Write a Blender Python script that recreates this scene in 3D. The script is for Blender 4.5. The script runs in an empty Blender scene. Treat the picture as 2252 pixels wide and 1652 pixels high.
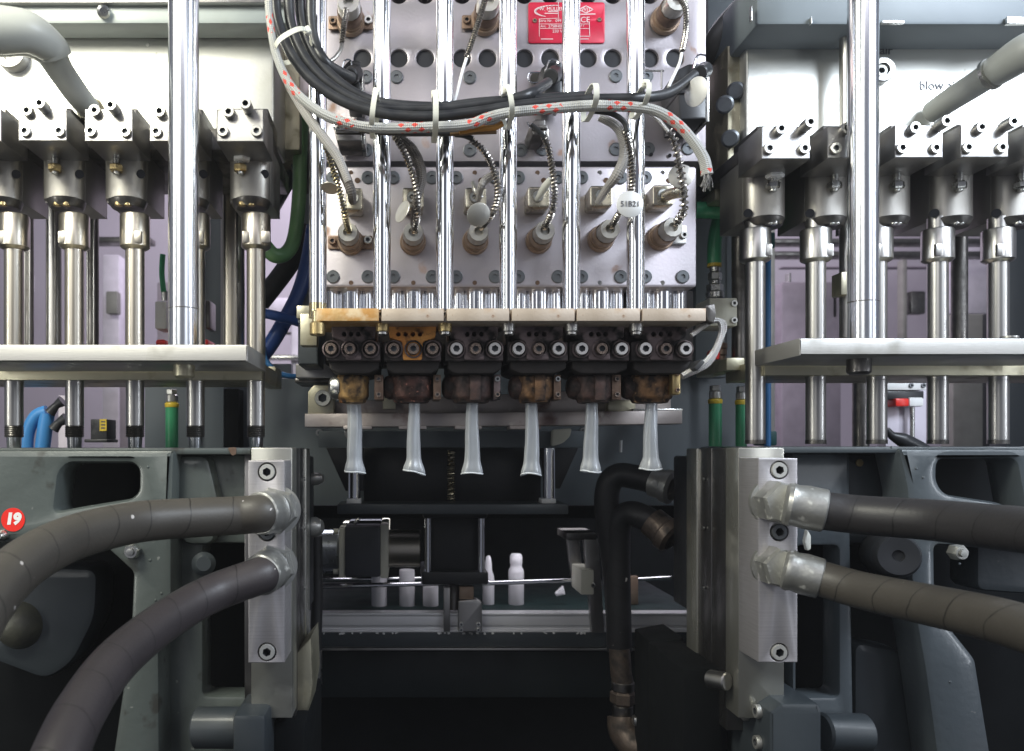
import bpy, bmesh, math, random
from mathutils import Vector, Matrix, Quaternion
random.seed(7)
C = bpy.context.scene.collection
# ---------------------------------------------------------------- camera, world, lamps
F, VX, VY, H = 1751.0, 890.0, 982.0, 1.25      # focal length in picture units, vanishing point, camera height
cam = bpy.data.cameras.new('camera'); cam_o = bpy.data.objects.new('camera', cam); C.objects.link(cam_o)
cam_o.location = (0, 0, H); cam_o.rotation_euler = (math.pi/2, 0, 0)
cam.sensor_width = 36; cam.lens = 36*F/2252
cam.shift_x = (1126-VX)/2252; cam.shift_y = (VY-826)/2252
cam.clip_start = .02; cam.clip_end = 60
cam.dof.use_dof = True; cam.dof.focus_distance = .69; cam.dof.aperture_fstop = 11
bpy.context.scene.camera = cam_o
w = bpy.data.worlds.new('World'); bpy.context.scene.world = w; w.use_nodes = True
w.node_tree.nodes['Background'].inputs[0].default_value = (.74, .78, .95, 1)
w.node_tree.nodes['Background'].inputs[1].default_value = .11
vs = bpy.context.scene.view_settings
vs.view_transform = 'Standard'; vs.look = 'None'; vs.gamma = 1; vs.exposure = .62; vs.use_curve_mapping = False
bpy.context.scene.cycles.max_bounces = 8
bpy.context.scene.cycles.sample_clamp_indirect = 6
def lamp(name, loc, aim, sx, sy, watts, col, spread=180):
    l = bpy.data.lights.new(name, 'AREA'); l.shape = 'RECTANGLE'; l.size = sx; l.size_y = sy; l.energy = watts; l.color = col; l.spread = math.radians(spread)
    o = bpy.data.objects.new(name, l); C.objects.link(o); o.location = loc
    d = (Vector(aim)-Vector(loc)); o.rotation_euler = d.to_track_quat('-Z', 'Y').to_euler(); return o
lamp('work_lamp_left', (-.50, .24, H+.64), (-.20, .78, H+.36), .30, .30, 4.6, (1, .985, .84), 150)
lamp('work_lamp_right', (.78, .24, H+.64), (.36, .78, H+.36), .30, .30, 4.6, (.80, .89, 1), 150)
lamp('tube_lamp_left', (-1.0, .12, H+.35), (0, .72, H+.25), .05, 1.3, 3, (1, 1, .92))
lamp('tube_lamp_right', (1.2, .12, H+.35), (.2, .72, H+.25), .05, 1.3, 3, (.86, .92, 1))
lamp('chrome_fill_left', (-1.5, -2.4, H+1.25), (0, .7, H+.25), 1.2, 1.7, 8.5, (1, 1, .97))  # added panel behind the camera, put in for bright stripes on the chrome
lamp('chrome_fill_right', (1.9, -2.4, H+1.25), (.2, .7, H+.25), 1.2, 1.7, 8.5, (.90, .94, 1))  # right-hand twin, added for the second chrome stripe
lamp('hall_lamp_behind', (.2, 2.0, H+1.5), (.3, 2.6, H+.1), 1.6, .5, 24, (.93, .87, 1))
lamp('hall_lamp_front', (.1, -.9, H+1.3), (.1, .7, H+.1), 1.2, .4, 2.0, (.95, .92, 1))
lamp('bottle_fill', (.14, 1.045, H-.095), (.135, 1.09, H-.22), .5, .03, .24, (.95, .93, 1))  # added fill light in the bay, put in to brighten the bottles
# ---------------------------------------------------------------- helpers
def P(x, y, d): return Vector(((x-VX)*d/F, d, H+(VY-y)*d/F))
def S(px, d): return px*d/F
ORD6 = ['leftmost', 'second from the left', 'third from the left', 'third from the right', 'second from the right', 'rightmost']
class MB:
    def __init__(s): s.bm = bmesh.new(); s.uv = None
    def _join(s, b):
        me = bpy.data.meshes.new('tmp'); b.to_mesh(me); b.free(); s.bm.from_mesh(me); bpy.data.meshes.remove(me)
    def wbox(s, c, size, bev=0, rot=None, seg=2):
        b = bmesh.new(); bmesh.ops.create_cube(b, size=1)
        for v in b.verts: v.co = Vector((v.co.x*size[0], v.co.y*size[1], v.co.z*size[2]))
        if bev: bmesh.ops.bevel(b, geom=b.edges[:], offset=min(bev, .45*min(size)), segments=seg, profile=.5, affect='EDGES')
        m = Matrix.Translation(Vector(c))
        if rot is not None: m = m @ rot.to_4x4()
        b.transform(m); s._join(b); return s
    def box(s, x0, y0, x1, y1, d0, d1, bev=.0008):
        a, b = P(x0, y0, d0), P(x1, y1, d0)
        return s.wbox(((a.x+b.x)/2, (d0+d1)/2, (a.z+b.z)/2), (abs(b.x-a.x), d1-d0, abs(a.z-b.z)), bev)
    def lathe(s, o, axis, prof, n=28):
        """prof: list of (radius, distance along axis)"""
        o = Vector(o); ax = Vector(axis).normalized()
        u = ax.orthogonal().normalized(); v = ax.cross(u)
        rings = []
        for r, t in prof:
            if r <= 1e-9: rings.append([s.bm.verts.new(o+ax*t)])
            else: rings.append([s.bm.verts.new(o+ax*t+(u*math.cos(k*2*math.pi/n)+v*math.sin(k*2*math.pi/n))*r) for k in range(n)])
        for a, b in zip(rings, rings[1:]):
            for k in range(n):
                k2 = (k+1) % n
                if len(a) == 1 and len(b) == 1: continue
                if len(a) == 1: s.bm.faces.new((a[0], b[k2], b[k]))
                elif len(b) == 1: s.bm.faces.new((a[k], a[k2], b[0]))
                else: s.bm.faces.new((a[k], a[k2], b[k2], b[k]))
        return s
    def cyl(s, p, q, r, r2=None, n=28, ch=0):
        p, q = Vector(p), Vector(q); L = (q-p).length; r2 = r if r2 is None else r2
        pr = [(0, 0), (r-ch, 0)] + ([(r, ch)] if ch else []) + [(r2, L-ch)] + ([(r2-ch, L)] if ch else []) + [(0, L)]
        return s.lathe(p, q-p, pr, n)
    def tube(s, pts, r, n=14, sub=8, cap=True):
        """smooth tube through points; r is a radius or a list of radii; u runs round, v along (metres)"""
        pts = [Vector(p) for p in pts]; rs = r if isinstance(r, (list, tuple)) else [r]*len(pts)
        path, rad = [], []
        for i in range(len(pts)-1):
            p0 = pts[max(i-1, 0)]; p1 = pts[i]; p2 = pts[i+1]; p3 = pts[min(i+2, len(pts)-1)]
            for k in range(sub):
                t = k/sub
                path.append(.5*((2*p1)+(p2-p0)*t+(2*p0-5*p1+4*p2-p3)*t*t+(3*p1-p0-3*p2+p3)*t*t*t)); rad.append(rs[i]*(1-t)+rs[i+1]*t)
        path.append(pts[-1]); rad.append(rs[-1])
        if s.uv is None: s.uv = s.bm.loops.layers.uv.verify()
        tan = [(path[min(i+1, len(path)-1)]-path[max(i-1, 0)]).normalized() for i in range(len(path))]
        nrm = tan[0].orthogonal().normalized(); rings = []; L = 0; Ls = []
        for i, p in enumerate(path):
            if i:
                nrm = (tan[i-1].rotation_difference(tan[i]) @ nrm); L += (p-path[i-1]).length
            nrm = (nrm-tan[i]*nrm.dot(tan[i])).normalized(); b = tan[i].cross(nrm); Ls.append(L)
            rings.append([s.bm.verts.new(p+(nrm*math.cos(k*2*math.pi/n)+b*math.sin(k*2*math.pi/n))*rad[i]) for k in range(n)])
        for i in range(len(rings)-1):
            for k in range(n):
                k2 = (k+1) % n
                f = s.bm.faces.new((rings[i][k], rings[i][k2], rings[i+1][k2], rings[i+1][k]))
                for lp, uv in zip(f.loops, ((k/n, Ls[i]), ((k+1)/n, Ls[i]), ((k+1)/n, Ls[i+1]), (k/n, Ls[i+1]))): lp[s.uv].uv = uv
        if cap:
            s.bm.faces.new(rings[0][::-1]); s.bm.faces.new(rings[-1])
        s.path = path; return s
    def coil(s, pts, R, pitch, rw, n=5):
        t = MB(); t.tube(pts, .001, 3, 10); path = t.path; t.bm.free()
        seg = [(path[i+1]-path[i]).length for i in range(len(path)-1)]; tot = sum(seg)
        N = int(tot/pitch*10); out = []; nrm = None; i = 0; acc = 0; tp = None
        for k in range(N+1):
            d = tot*k/N
            while i < len(seg)-1 and acc+seg[i] < d: acc += seg[i]; i += 1
            p = path[i].lerp(path[i+1], (d-acc)/max(seg[i], 1e-9)); tg = (path[i+1]-path[i]).normalized()
            if nrm is None: nrm = tg.orthogonal().normalized()
            else: nrm = tp.rotation_difference(tg) @ nrm
            nrm = (nrm-tg*nrm.dot(tg)).normalized(); tp = tg; b = tg.cross(nrm); a = d/pitch*2*math.pi
            out.append(p+(nrm*math.cos(a)+b*math.sin(a))*R)
        return s.tube(out, rw, n, 1)
    def prism(s, poly, d0, d1, holes=(), bev=.0015):
        """outline in picture units at depth d0, real thickness d1-d0, rounded edges, holes cut right through"""
        cu = bpy.data.curves.new('tmp', 'CURVE'); cu.dimensions = '2D'; cu.fill_mode = 'BOTH'
        cu.extrude = max((d1-d0)/2-bev, .0001); cu.bevel_depth = bev; cu.bevel_resolution = 1; cu.offset = -bev
        for k, pl in enumerate([poly]+list(holes)):
            sp = cu.splines.new('POLY'); sp.points.add(len(pl)-1); sp.use_cyclic_u = True
            for q, (x, y) in zip(sp.points, pl): v = P(x, y, d0); q.co = (v.x, v.z, 0, 1)
        o = bpy.data.objects.new('tmp', cu); C.objects.link(o); dg = bpy.context.evaluated_depsgraph_get()
        me = bpy.data.meshes.new_from_object(o.evaluated_get(dg)); bpy.data.objects.remove(o); bpy.data.curves.remove(cu)
        me.transform(Matrix(((1, 0, 0, 0), (0, 0, -1, (d0+d1)/2), (0, 1, 0, 0), (0, 0, 0, 1)))); s.bm.from_mesh(me); bpy.data.meshes.remove(me)
        return s
    def text(s, body, c, h, extrude=.00015, rot=None, shear=0, bold=0, align='CENTER'):
        cu = bpy.data.curves.new('tmp', 'FONT'); cu.body = body; cu.size = h; cu.extrude = extrude; cu.align_x = align; cu.align_y = 'CENTER'; cu.shear = shear; cu.offset = bold; cu.resolution_u = 3
        o = bpy.data.objects.new('tmp', cu); C.objects.link(o); dg = bpy.context.evaluated_depsgraph_get()
        me = bpy.data.meshes.new_from_object(o.evaluated_get(dg)); bpy.data.objects.remove(o); bpy.data.curves.remove(cu)
        m = Matrix(((1, 0, 0, 0), (0, 0, -1, 0), (0, 1, 0, 0), (0, 0, 0, 1)))
        if rot is not None: m = rot.to_4x4() @ m
        me.transform(Matrix.Translation(Vector(c)) @ m); s.bm.from_mesh(me); bpy.data.meshes.remove(me); return s
    def build(s, name, m, parent=None, label=None, sharp=35):
        me = bpy.data.meshes.new(name)
        bmesh.ops.remove_doubles(s.bm, verts=s.bm.verts, dist=1e-6)
        bmesh.ops.recalc_face_normals(s.bm, faces=s.bm.faces[:])
        s.bm.to_mesh(me); s.bm.free(); me.materials.append(m)
        for p in me.polygons: p.use_smooth = True
        me.set_sharp_from_angle(angle=math.radians(sharp))
        o = bpy.data.objects.new(name, me); C.objects.link(o)
        if parent is not None: attach(o, parent)
        if label: o['label'] = label
        return o
def wpos(o):
    v = Vector(o.location)
    while o.parent: o = o.parent; v += Vector(o.location)
    return v
def attach(o, parent):
    """child mesh built in world coordinates: shift it into its parent's frame"""
    off = wpos(parent); o.data.transform(Matrix.Translation(-off)); o.parent = parent
def recentre(o):
    """top-level mesh: put its origin at the middle of its base"""
    vs_ = [v.co for v in o.data.vertices]
    c = Vector(((min(v.x for v in vs_)+max(v.x for v in vs_))/2, (min(v.y for v in vs_)+max(v.y for v in vs_))/2, min(v.z for v in vs_)))
    o.data.transform(Matrix.Translation(-c)); o.location = c; return o
def tag(o, label, cat, group=None):
    o['label'] = label; o['category'] = cat
    if group: o['group'] = group
    if o.type == 'MESH' and not o.parent and o.location.length == 0: recentre(o)
    return o
def T(name, label, cat, loc, group=None):
    o = bpy.data.objects.new(name, None); C.objects.link(o); o.empty_display_size = .01; o.location = loc
    return tag(o, label, cat, group)
def structure(o): o['kind'] = 'structure'; return recentre(o)
def rpoly(pts, r, n=5):
    """round the corners of a polygon (picture units)"""
    out = []; N = len(pts)
    for i in range(N):
        p0, p1, p2 = Vector(pts[i-1]), Vector(pts[i]), Vector(pts[(i+1) % N])
        rr = min(r, .48*(p0-p1).length, .48*(p2-p1).length); a = p1+(p0-p1).normalized()*rr; b = p1+(p2-p1).normalized()*rr
        for k in range(n+1):
            t = k/n; q = a*(1-t)**2+p1*2*t*(1-t)+b*t*t; out.append((q.x, q.y))
    return out
def circ(x, y, r, n=24): return [(x+r*math.cos(k*2*math.pi/n), y+r*math.sin(k*2*math.pi/n)) for k in range(n)]
def rect(x0, y0, x1, y1): return [(x0, y0), (x1, y0), (x1, y1), (x0, y1)]
# shared screw meshes: unit radius, axis along +Z of the mesh, rotated so that the head looks at the viewer by default
_sm = {}
def hexr(a, k):
    th = (k*2*math.pi/24+math.pi/6) % (math.pi/3)-math.pi/6; return a/math.cos(th)
def screw_mesh(kind, m):
    if (kind, m.name) in _sm: return _sm[(kind, m.name)]
    bm = bmesh.new()
    prof = {'cap': [(1, 0), (1, .88), (.93, 1), (.62, 1), ('h', .48, 1), ('h', .48, .08), (0, .06)],
            'flat': [(1, 0), (1, .30), (.93, .36), (.90, .30), (.86, .36), (.45, .36), ('h', .36, .36), ('h', .36, .02), (0, 0)],
            'washer': [(1, 0), (1, .5), (.96, .56), (.46, .56), (.44, .5), ('h', .40, .5), ('h', .40, .05), (0, .02)],
            'hexnut': [('h', .9, 0), ('h', .9, .8), (.80, 1), (.5, 1), (.5, .75), (.46, .75), (.46, 1.25), (0, 1.3)]}[kind]
    rings = []
    for q in prof:
        if q[0] == 0: rings.append([bm.verts.new((0, 0, q[1]))]); continue
        rings.append([bm.verts.new((math.cos(k*math.pi/12)*(hexr(q[1], k) if q[0] == 'h' else q[0]), math.sin(k*math.pi/12)*(hexr(q[1], k) if q[0] == 'h' else q[0]), q[-1])) for k in range(24)])
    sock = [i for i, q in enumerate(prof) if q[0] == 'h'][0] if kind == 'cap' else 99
    for i, (a, b) in enumerate(zip(rings, rings[1:])):
        for k in range(24):
            k2 = (k+1) % 24
            f = bm.faces.new((a[k], a[k2], b[k2], b[k]) if len(b) > 1 else (a[k], a[k2], b[0])); f.material_index = 1 if i >= sock else 0  # dark slot on the socket faces puts the recess shade into colour
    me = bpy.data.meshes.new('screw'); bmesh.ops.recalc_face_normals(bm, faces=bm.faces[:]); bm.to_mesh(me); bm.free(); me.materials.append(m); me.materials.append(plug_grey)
    for p in me.polygons: p.use_smooth = True
    me.set_sharp_from_angle(angle=math.radians(35)); _sm[(kind, m.name)] = me; return me
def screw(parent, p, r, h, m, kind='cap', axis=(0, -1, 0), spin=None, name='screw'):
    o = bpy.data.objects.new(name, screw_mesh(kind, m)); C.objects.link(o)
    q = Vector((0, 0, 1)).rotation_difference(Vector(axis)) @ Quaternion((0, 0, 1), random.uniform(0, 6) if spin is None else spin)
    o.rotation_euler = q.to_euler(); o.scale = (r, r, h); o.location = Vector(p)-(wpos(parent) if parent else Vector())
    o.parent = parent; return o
# ---------------------------------------------------------------- materials
def mat(name, c, c2=None, metal=0, rough=.4, rv=.1, scale=30, stretch=(1, 1, 1), bump=0, bscale=300, bstretch=(1, 1, 1), dirt=None, coat=0, trans=0, ior=1.45, sss=0, aniso=0, flecks=None):
    m = bpy.data.materials.new(name); m.use_nodes = True; nt = m.node_tree; N = nt.nodes; L = nt.links
    b = N['Principled BSDF']; tc = N.new('ShaderNodeTexCoord')
    def noise(sc, st, detail=4):
        mp = N.new('ShaderNodeMapping'); mp.inputs['Scale'].default_value = st; L.new(tc.outputs['Object'], mp.inputs[0])
        n = N.new('ShaderNodeTexNoise'); n.inputs['Scale'].default_value = sc; n.inputs['Detail'].default_value = detail; L.new(mp.outputs[0], n.inputs[0]); return n
    def ramp(src, lo, hi):
        r = N.new('ShaderNodeMapRange'); r.inputs[1].default_value = lo; r.inputs[2].default_value = hi; L.new(src, r.inputs[0]); return r
    def mix(f, a, bcol):
        x = N.new('ShaderNodeMix'); x.data_type = 'RGBA'; L.new(f, x.inputs[0])
        for i, v in ((6, a), (7, bcol)):
            if isinstance(v, tuple): x.inputs[i].default_value = (*v, 1)
            else: L.new(v, x.inputs[i])
        return x.outputs[2]
    n1 = noise(scale, stretch)
    col = mix(ramp(n1.outputs[0], .32, .68).outputs[0], c, c2 or tuple(v*.82 for v in c))
    ro = ramp(n1.outputs[0], .3, .7); ro.inputs[3].default_value = max(rough-rv, .02); ro.inputs[4].default_value = rough+rv; rout = ro.outputs[0]
    for dd in (dirt if isinstance(dirt, list) else [dirt] if dirt else []):
        dcol, lo, hi, dsc = dd[:4]
        n2 = noise(dsc, dd[4] if len(dd) > 4 else (1, 1, 1), 6); f = ramp(n2.outputs[0], lo, hi).outputs[0]; col = mix(f, col, dcol)
        if metal > 0:
            mm = N.new('ShaderNodeMath'); mm.operation = 'MULTIPLY_ADD'; L.new(f, mm.inputs[0]); mm.inputs[1].default_value = -.7*metal; mm.inputs[2].default_value = metal; L.new(mm.outputs[0], b.inputs['Metallic'])
        ad = N.new('ShaderNodeMath'); ad.operation = 'MULTIPLY_ADD'; L.new(f, ad.inputs[0]); ad.inputs[1].default_value = .25; L.new(rout, ad.inputs[2]); ad.use_clamp = True; rout = ad.outputs[0]
    if flecks:
        fc, lo, hi, sc = flecks; n3 = noise(sc, (1, 1, 1), 0); col = mix(ramp(n3.outputs[0], lo, hi).outputs[0], col, fc)
    L.new(col, b.inputs['Base Color']); L.new(rout, b.inputs['Roughness'])
    if not dirt: b.inputs['Metallic'].default_value = metal
    if bump:
        nb = noise(bscale, bstretch, 3); bp = N.new('ShaderNodeBump'); bp.inputs['Strength'].default_value = bump; bp.inputs['Distance'].default_value = .0006
        L.new(nb.outputs[0], bp.inputs['Height']); L.new(bp.outputs[0], b.inputs['Normal'])
    b.inputs['Coat Weight'].default_value = coat; b.inputs['Coat Roughness'].default_value = .15
    b.inputs['Transmission Weight'].default_value = trans; b.inputs['IOR'].default_value = ior
    if sss: b.inputs['Subsurface Weight'].default_value = sss; b.inputs['Subsurface Radius'].default_value = (.004, .004, .004)
    m['b'] = 1; return m
def uvmat(name, base, accent, kind, rough=.6, metal=0):
    """materials that follow a tube: 'braid' woven sleeve with red tracer flecks, 'wrap' rubber hose with cloth-wrap lines, 'rib' corrugation"""
    m = bpy.data.materials.new(name); m.use_nodes = True; nt = m.node_tree; N = nt.nodes; L = nt.links; b = N['Principled BSDF']
    uv = N.new('ShaderNodeUVMap'); sep = N.new('ShaderNodeSeparateXYZ'); L.new(uv.outputs[0], sep.inputs[0]); U, V = sep.outputs[0], sep.outputs[1]
    def M_(op, a, c=None, d=None):
        x = N.new('ShaderNodeMath'); x.operation = op
        for i, v in enumerate((a, c, d)):
            if v is None: continue
            if isinstance(v, (int, float)): x.inputs[i].default_value = v
            else: L.new(v, x.inputs[i])
        return x.outputs[0]
    tc = N.new('ShaderNodeTexCoord'); nz = N.new('ShaderNodeTexNoise'); nz.inputs['Scale'].default_value = 25; L.new(tc.outputs['Object'], nz.inputs[0])
    nf = N.new('ShaderNodeTexNoise'); nf.inputs['Scale'].default_value = 500; L.new(tc.outputs['Object'], nf.inputs[0])
    def mix(f, a, c):
        x = N.new('ShaderNodeMix'); x.data_type = 'RGBA'; L.new(f, x.inputs[0])
        for i, v in ((6, a), (7, c)):
            if isinstance(v, tuple): x.inputs[i].default_value = (*v, 1)
            else: L.new(v, x.inputs[i])
        return x.outputs[2]
    col = mix(nz.outputs[0], base, tuple(v*.6 for v in base))
    if kind == 'braid':
        a = M_('SINE', M_('MULTIPLY', M_('ADD', M_('MULTIPLY', V, 330), M_('MULTIPLY', U, 6)), 6.2832))
        c = M_('SINE', M_('MULTIPLY', M_('SUBTRACT', M_('MULTIPLY', V, 330), M_('MULTIPLY', U, 6)), 6.2832))
        h = M_('MULTIPLY', a, c)
        if accent:
            blk = M_('GREATER_THAN', M_('FRACT', M_('ADD', M_('MULTIPLY', V, 19), M_('MULTIPLY', nz.outputs[0], .6))), .64)
            d1 = M_('GREATER_THAN', M_('SINE', M_('MULTIPLY', M_('ADD', M_('MULTIPLY', V, 95), M_('MULTIPLY', U, 3)), 6.2832)), 0)
            d2 = M_('GREATER_THAN', M_('SINE', M_('MULTIPLY', M_('SUBTRACT', M_('MULTIPLY', V, 95), M_('MULTIPLY', U, 3)), 6.2832)), -.1)
            col = mix(M_('MULTIPLY', blk, M_('MULTIPLY', d1, d2)), col, accent)
        st, ds = .7, .0005
    elif kind == 'wrap':
        ln = M_('LESS_THAN', M_('FRACT', M_('ADD', M_('ADD', M_('MULTIPLY', V, 31), U), M_('MULTIPLY', nz.outputs[0], .5))), .032); h = M_('SUBTRACT', M_('MULTIPLY', nf.outputs[0], .35), ln)
        lf = M_('MULTIPLY', ln, .95); col = mix(lf, col, tuple(v*.3 for v in base))
        sp = N.new('ShaderNodeTexNoise'); sp.inputs['Scale'].default_value = 170; sp.inputs['Detail'].default_value = 0; L.new(tc.outputs['Object'], sp.inputs[0])
        col = mix(M_('GREATER_THAN', sp.outputs[0], .86), col, (.55, .52, .5)); st, ds = .5, .0006
    else:
        h = M_('SINE', M_('MULTIPLY', V, 6.2832*300)); st, ds = .8, .0006
    L.new(col, b.inputs['Base Color']); b.inputs['Roughness'].default_value = rough; b.inputs['Metallic'].default_value = metal
    bp = N.new('ShaderNodeBump'); bp.inputs['Strength'].default_value = st; bp.inputs['Distance'].default_value = ds; L.new(h, bp.inputs['Height']); L.new(bp.outputs[0], b.inputs['Normal'])
    return m
steel = mat('bare steel', (.50, .49, .47), (.42, .41, .395), 1, .32, .06, 14, (1, 1, .3), .03, 500)
warm_steel = mat('turned steel', (.54, .50, .43), (.45, .415, .35), 1, .33, .06, 12, (1, 1, .25), .03, 500)
dark_steel = mat('oiled dark steel', (.20, .19, .18), (.12, .115, .11), 1, .36, .08, 50, (1, 1, 1), .3, 500, dirt=((.05, .045, .04), .5, .75, 60))
chrome = mat('hard chrome', (.80, .81, .84), (.72, .73, .76), 1, .12, .04, 60, (1, 1, .06), .02, 700, (1, 1, .05))
column_chrome = mat('worn hard chrome', (.82, .84, .88), (.76, .78, .82), 1, .20, .05, 40, (1, 1, .06), .02, 700, (1, 1, .05))
chrome_stain = mat('heat tinted chrome', (.70, .60, .38), (.62, .50, .28), 1, .16, .04, 30)
alu = mat('milled aluminium', (.37, .36, .35), (.31, .305, .30), 1, .38, .07, 18, (1, 1, 1), .12, 260, (.3, 1, 6), dirt=((.27, .25, .22), .58, .8, 24))
plate_alu = mat('milled stripper plate', (.44, .43, .41), (.36, .355, .335), .7, .42, .07, 18, (.3, 1, 3), .12, 260, (.3, 1, 6), dirt=((.2, .19, .16), .58, .8, 24))
alu_oil = mat('oily aluminium', (.56, .53, .40), (.45, .42, .31), .9, .42, .08, 20, (1, 1, 1), .2, 300, dirt=((.22, .19, .12), .56, .75, 45))
face_plate = mat('ground housing plate', (.70, .70, .66), (.60, .60, .56), .75, .42, .08, 9, (1, 1, 1), .18, 260, (1, 1, 1), dirt=[((.34, .33, .25), .6, .8, 7), ((.3, .28, .22), .68, .74, 60)])
die_metal = mat('heated manifold plate', (.46, .43, .455), (.38, .35, .37), .75, .40, .07, 10, (1, 1, .4), .15, 400, dirt=[((.42, .36, .40), .52, .8, 6), ((.34, .22, .17), .66, .74, 34)])
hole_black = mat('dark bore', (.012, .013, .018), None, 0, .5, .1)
plug_grey = mat('blackened screw and socket shade', (.17, .18, .19), (.12, .13, .14), .7, .42, .08, 90)
tan_plate = mat('heat stained support plate', (.42, .345, .27), (.49, .42, .35), .35, .5, .1, 30, (1, 1, 1), .25, 400, dirt=[((.36, .20, .08), .56, .76, 40), ((.22, .13, .08), .64, .72, 160)])
orange_plate = mat('rusty orange support plate', (.48, .31, .13), (.46, .22, .05), .3, .55, .1, 70, (1, 1, .6), .4, 400, dirt=((.58, .45, .28), .48, .66, 90))
burnt = mat('burnt die block', (.20, .155, .155), (.12, .092, .094), .5, .5, .12, 60, (1, 1, 1), .6, 250, dirt=[((.24, .18, .165), .58, .70, 140), ((.012, .010, .010), .48, .60, 70)])
burnt_orange = mat('rusted die block', (.55, .20, .04), (.62, .30, .08), .2, .6, .1, 60, (1, 1, 1), .6, 250, dirt=[((.05, .025, .018), .56, .70, 110)])
soot = mat('sooty collar', (.012, .010, .010), (.022, .018, .017), 0, .75, .1, 60, (1, 1, 1), .6, 200)
CH = (.016, .011, .010)
ring_gold = mat('burnt golden die ring', (.36, .22, .08), (.18, .10, .045), .4, .45, .1, 90, (1, 1, .5), 1, 220, dirt=[(CH, .38, .60, 95), ((.55, .40, .16), .63, .70, 150), ((.25, .09, .02), .58, .66, 60)])
ring_red = mat('charred reddish die ring', (.11, .055, .045), (.05, .026, .022), .4, .45, .1, 80, (1, 1, 1), 1, 220, dirt=[(CH, .38, .60, 80), ((.34, .15, .11), .62, .68, 260)])
ring_dark = mat('charred dark die ring', (.075, .048, .046), (.12, .07, .055), .4, .48, .1, 70, (1, 1, .4), 1, 220, dirt=[((.36, .18, .05), .60, .68, 45), (CH, .36, .58, 90)])
ring_brown = mat('scorched brown die ring', (.24, .13, .06), (.10, .055, .032), .4, .48, .1, 70, (1, 1, .4), 1, 220, dirt=[(CH, .36, .58, 85), ((.38, .24, .13), .62, .70, 130)])
rust = mat('rusty brown steel', (.22, .15, .11), (.14, .09, .065), .5, .5, .1, 90, (1, 1, 1), .5, 400)
brass = mat('dull brass', (.55, .43, .22), (.40, .30, .14), .9, .35, .1, 90, (1, 1, 1), .2, 500)
paint = mat('grey green machine paint', (.088, .102, .097), (.072, .086, .082), 0, .38, .06, 6, (1, 1, 1), .6, 130, coat=.4, dirt=[((.07, .08, .075), .56, .78, 9), ((.035, .035, .03), .62, .72, 45), ((.20, .21, .20), .70, .735, 110)])
paint_blue = mat('slate blue machine paint', (.070, .083, .092), (.058, .070, .079), 0, .36, .06, 6, (1, 1, 1), .6, 130, coat=.4, dirt=[((.06, .065, .07), .58, .78, 9), ((.2, .2, .19), .70, .74, 60)])
paint_dark = mat('slate grey and shaded machine paint', (.038, .046, .052), (.03, .037, .043), 0, .42, .06, 8, (1, 1, 1), .3, 90, coat=.15, dirt=((.035, .04, .045), .56, .78, 12))
panel_paint = mat('grey cabinet paint', (.15, .175, .19), (.13, .15, .165), 0, .5, .05, 5, (1, 1, 1), .15, 120)
black_paint = mat('black painted steel', (.012, .013, .016), (.018, .019, .022), 0, .42, .08, 30, (1, 1, 1), .25, 200)
void = mat('near black frame and shade', (.005, .006, .007), None, 0, .8, .05)  # near-black colour carries the deep shade of the lower machine
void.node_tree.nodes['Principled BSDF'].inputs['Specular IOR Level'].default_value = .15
beam_paint = mat('pale washed cabinet paint', (.34, .37, .355), (.29, .32, .31), 0, .4, .06, 6, (1, 1, 1), .2, 120, dirt=((.2, .22, .2), .6, .78, 14))
light_screw = mat('pale socket screw', (.52, .52, .50), (.40, .40, .38), .35, .4, .1, 120)
rubber = mat('black cable sheath', (.022, .023, .026), (.034, .035, .038), 0, .36, .08, 60, (1, 1, 1), .15, 300)
hose_l = uvmat('dusty wrapped rubber hose', (.080, .072, .061), None, 'wrap', .46)
hose_r = uvmat('charcoal wrapped rubber hose', (.036, .034, .036), None, 'wrap', .44)
hose_p = uvmat('worn purple grey rubber hose', (.056, .048, .051), None, 'wrap', .44)
hose_k = uvmat('plain black hose', (.016, .016, .018), None, 'wrap', .5)
braid = uvmat('white braid with red flecks', (.47, .47, .45), (.62, .06, .04), 'braid', .6)
braid_g = uvmat('grey glass braid', (.40, .38, .36), None, 'braid', .6)
braid_d = uvmat('dark braided sleeve', (.13, .115, .105), None, 'braid', .6)
braid_m = uvmat('silver wire braid', (.60, .58, .56), None, 'braid', .35, .8)
brown_wire = mat('amber wire sleeve', (.42, .20, .03), (.25, .11, .03), 0, .4)
spring_m = mat('coil spring wire', (.62, .59, .54), (.42, .38, .33), 1, .25, .08, 200)
nylon = mat('natural nylon tie', (.66, .66, .60), (.58, .58, .50), 0, .4, .05, 60, sss=.2)
tag_m = mat('brushed tag metal', (.55, .54, .50), (.42, .40, .36), .8, .4, .08, 40, (1, 1, 1), .2, 300)
tag_w = mat('pale aluminium tag', (.56, .56, .55), (.50, .50, .49), .3, .45, .05, 30)
ink = mat('grey print', (.07, .07, .08), None, 0, .6)
green = mat('green hose', (.05, .31, .15), (.042, .26, .12), 0, .35, .05, 20)
green_p = mat('faded green hose', (.16, .30, .13), (.09, .22, .09), 0, .38, .05, 20)
yellow = mat('yellow ferrule', (.62, .45, .04), None, 0, .4)
zinc = mat('zinc plated fitting', (.62, .62, .60), (.50, .50, .47), 1, .3, .08, 90)
fitting_m = mat('scratched fitting steel', (.44, .44, .42), (.33, .33, .31), .7, .38, .1, 70, (1, 1, 1), .3, 300, dirt=((.62, .62, .58), .6, .75, 150))
cream = mat('cream valve body', (.62, .61, .52), (.56, .55, .46), 0, .45)
red = mat('red plastic', (.75, .03, .02), (.68, .025, .02), 0, .35)
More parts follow.
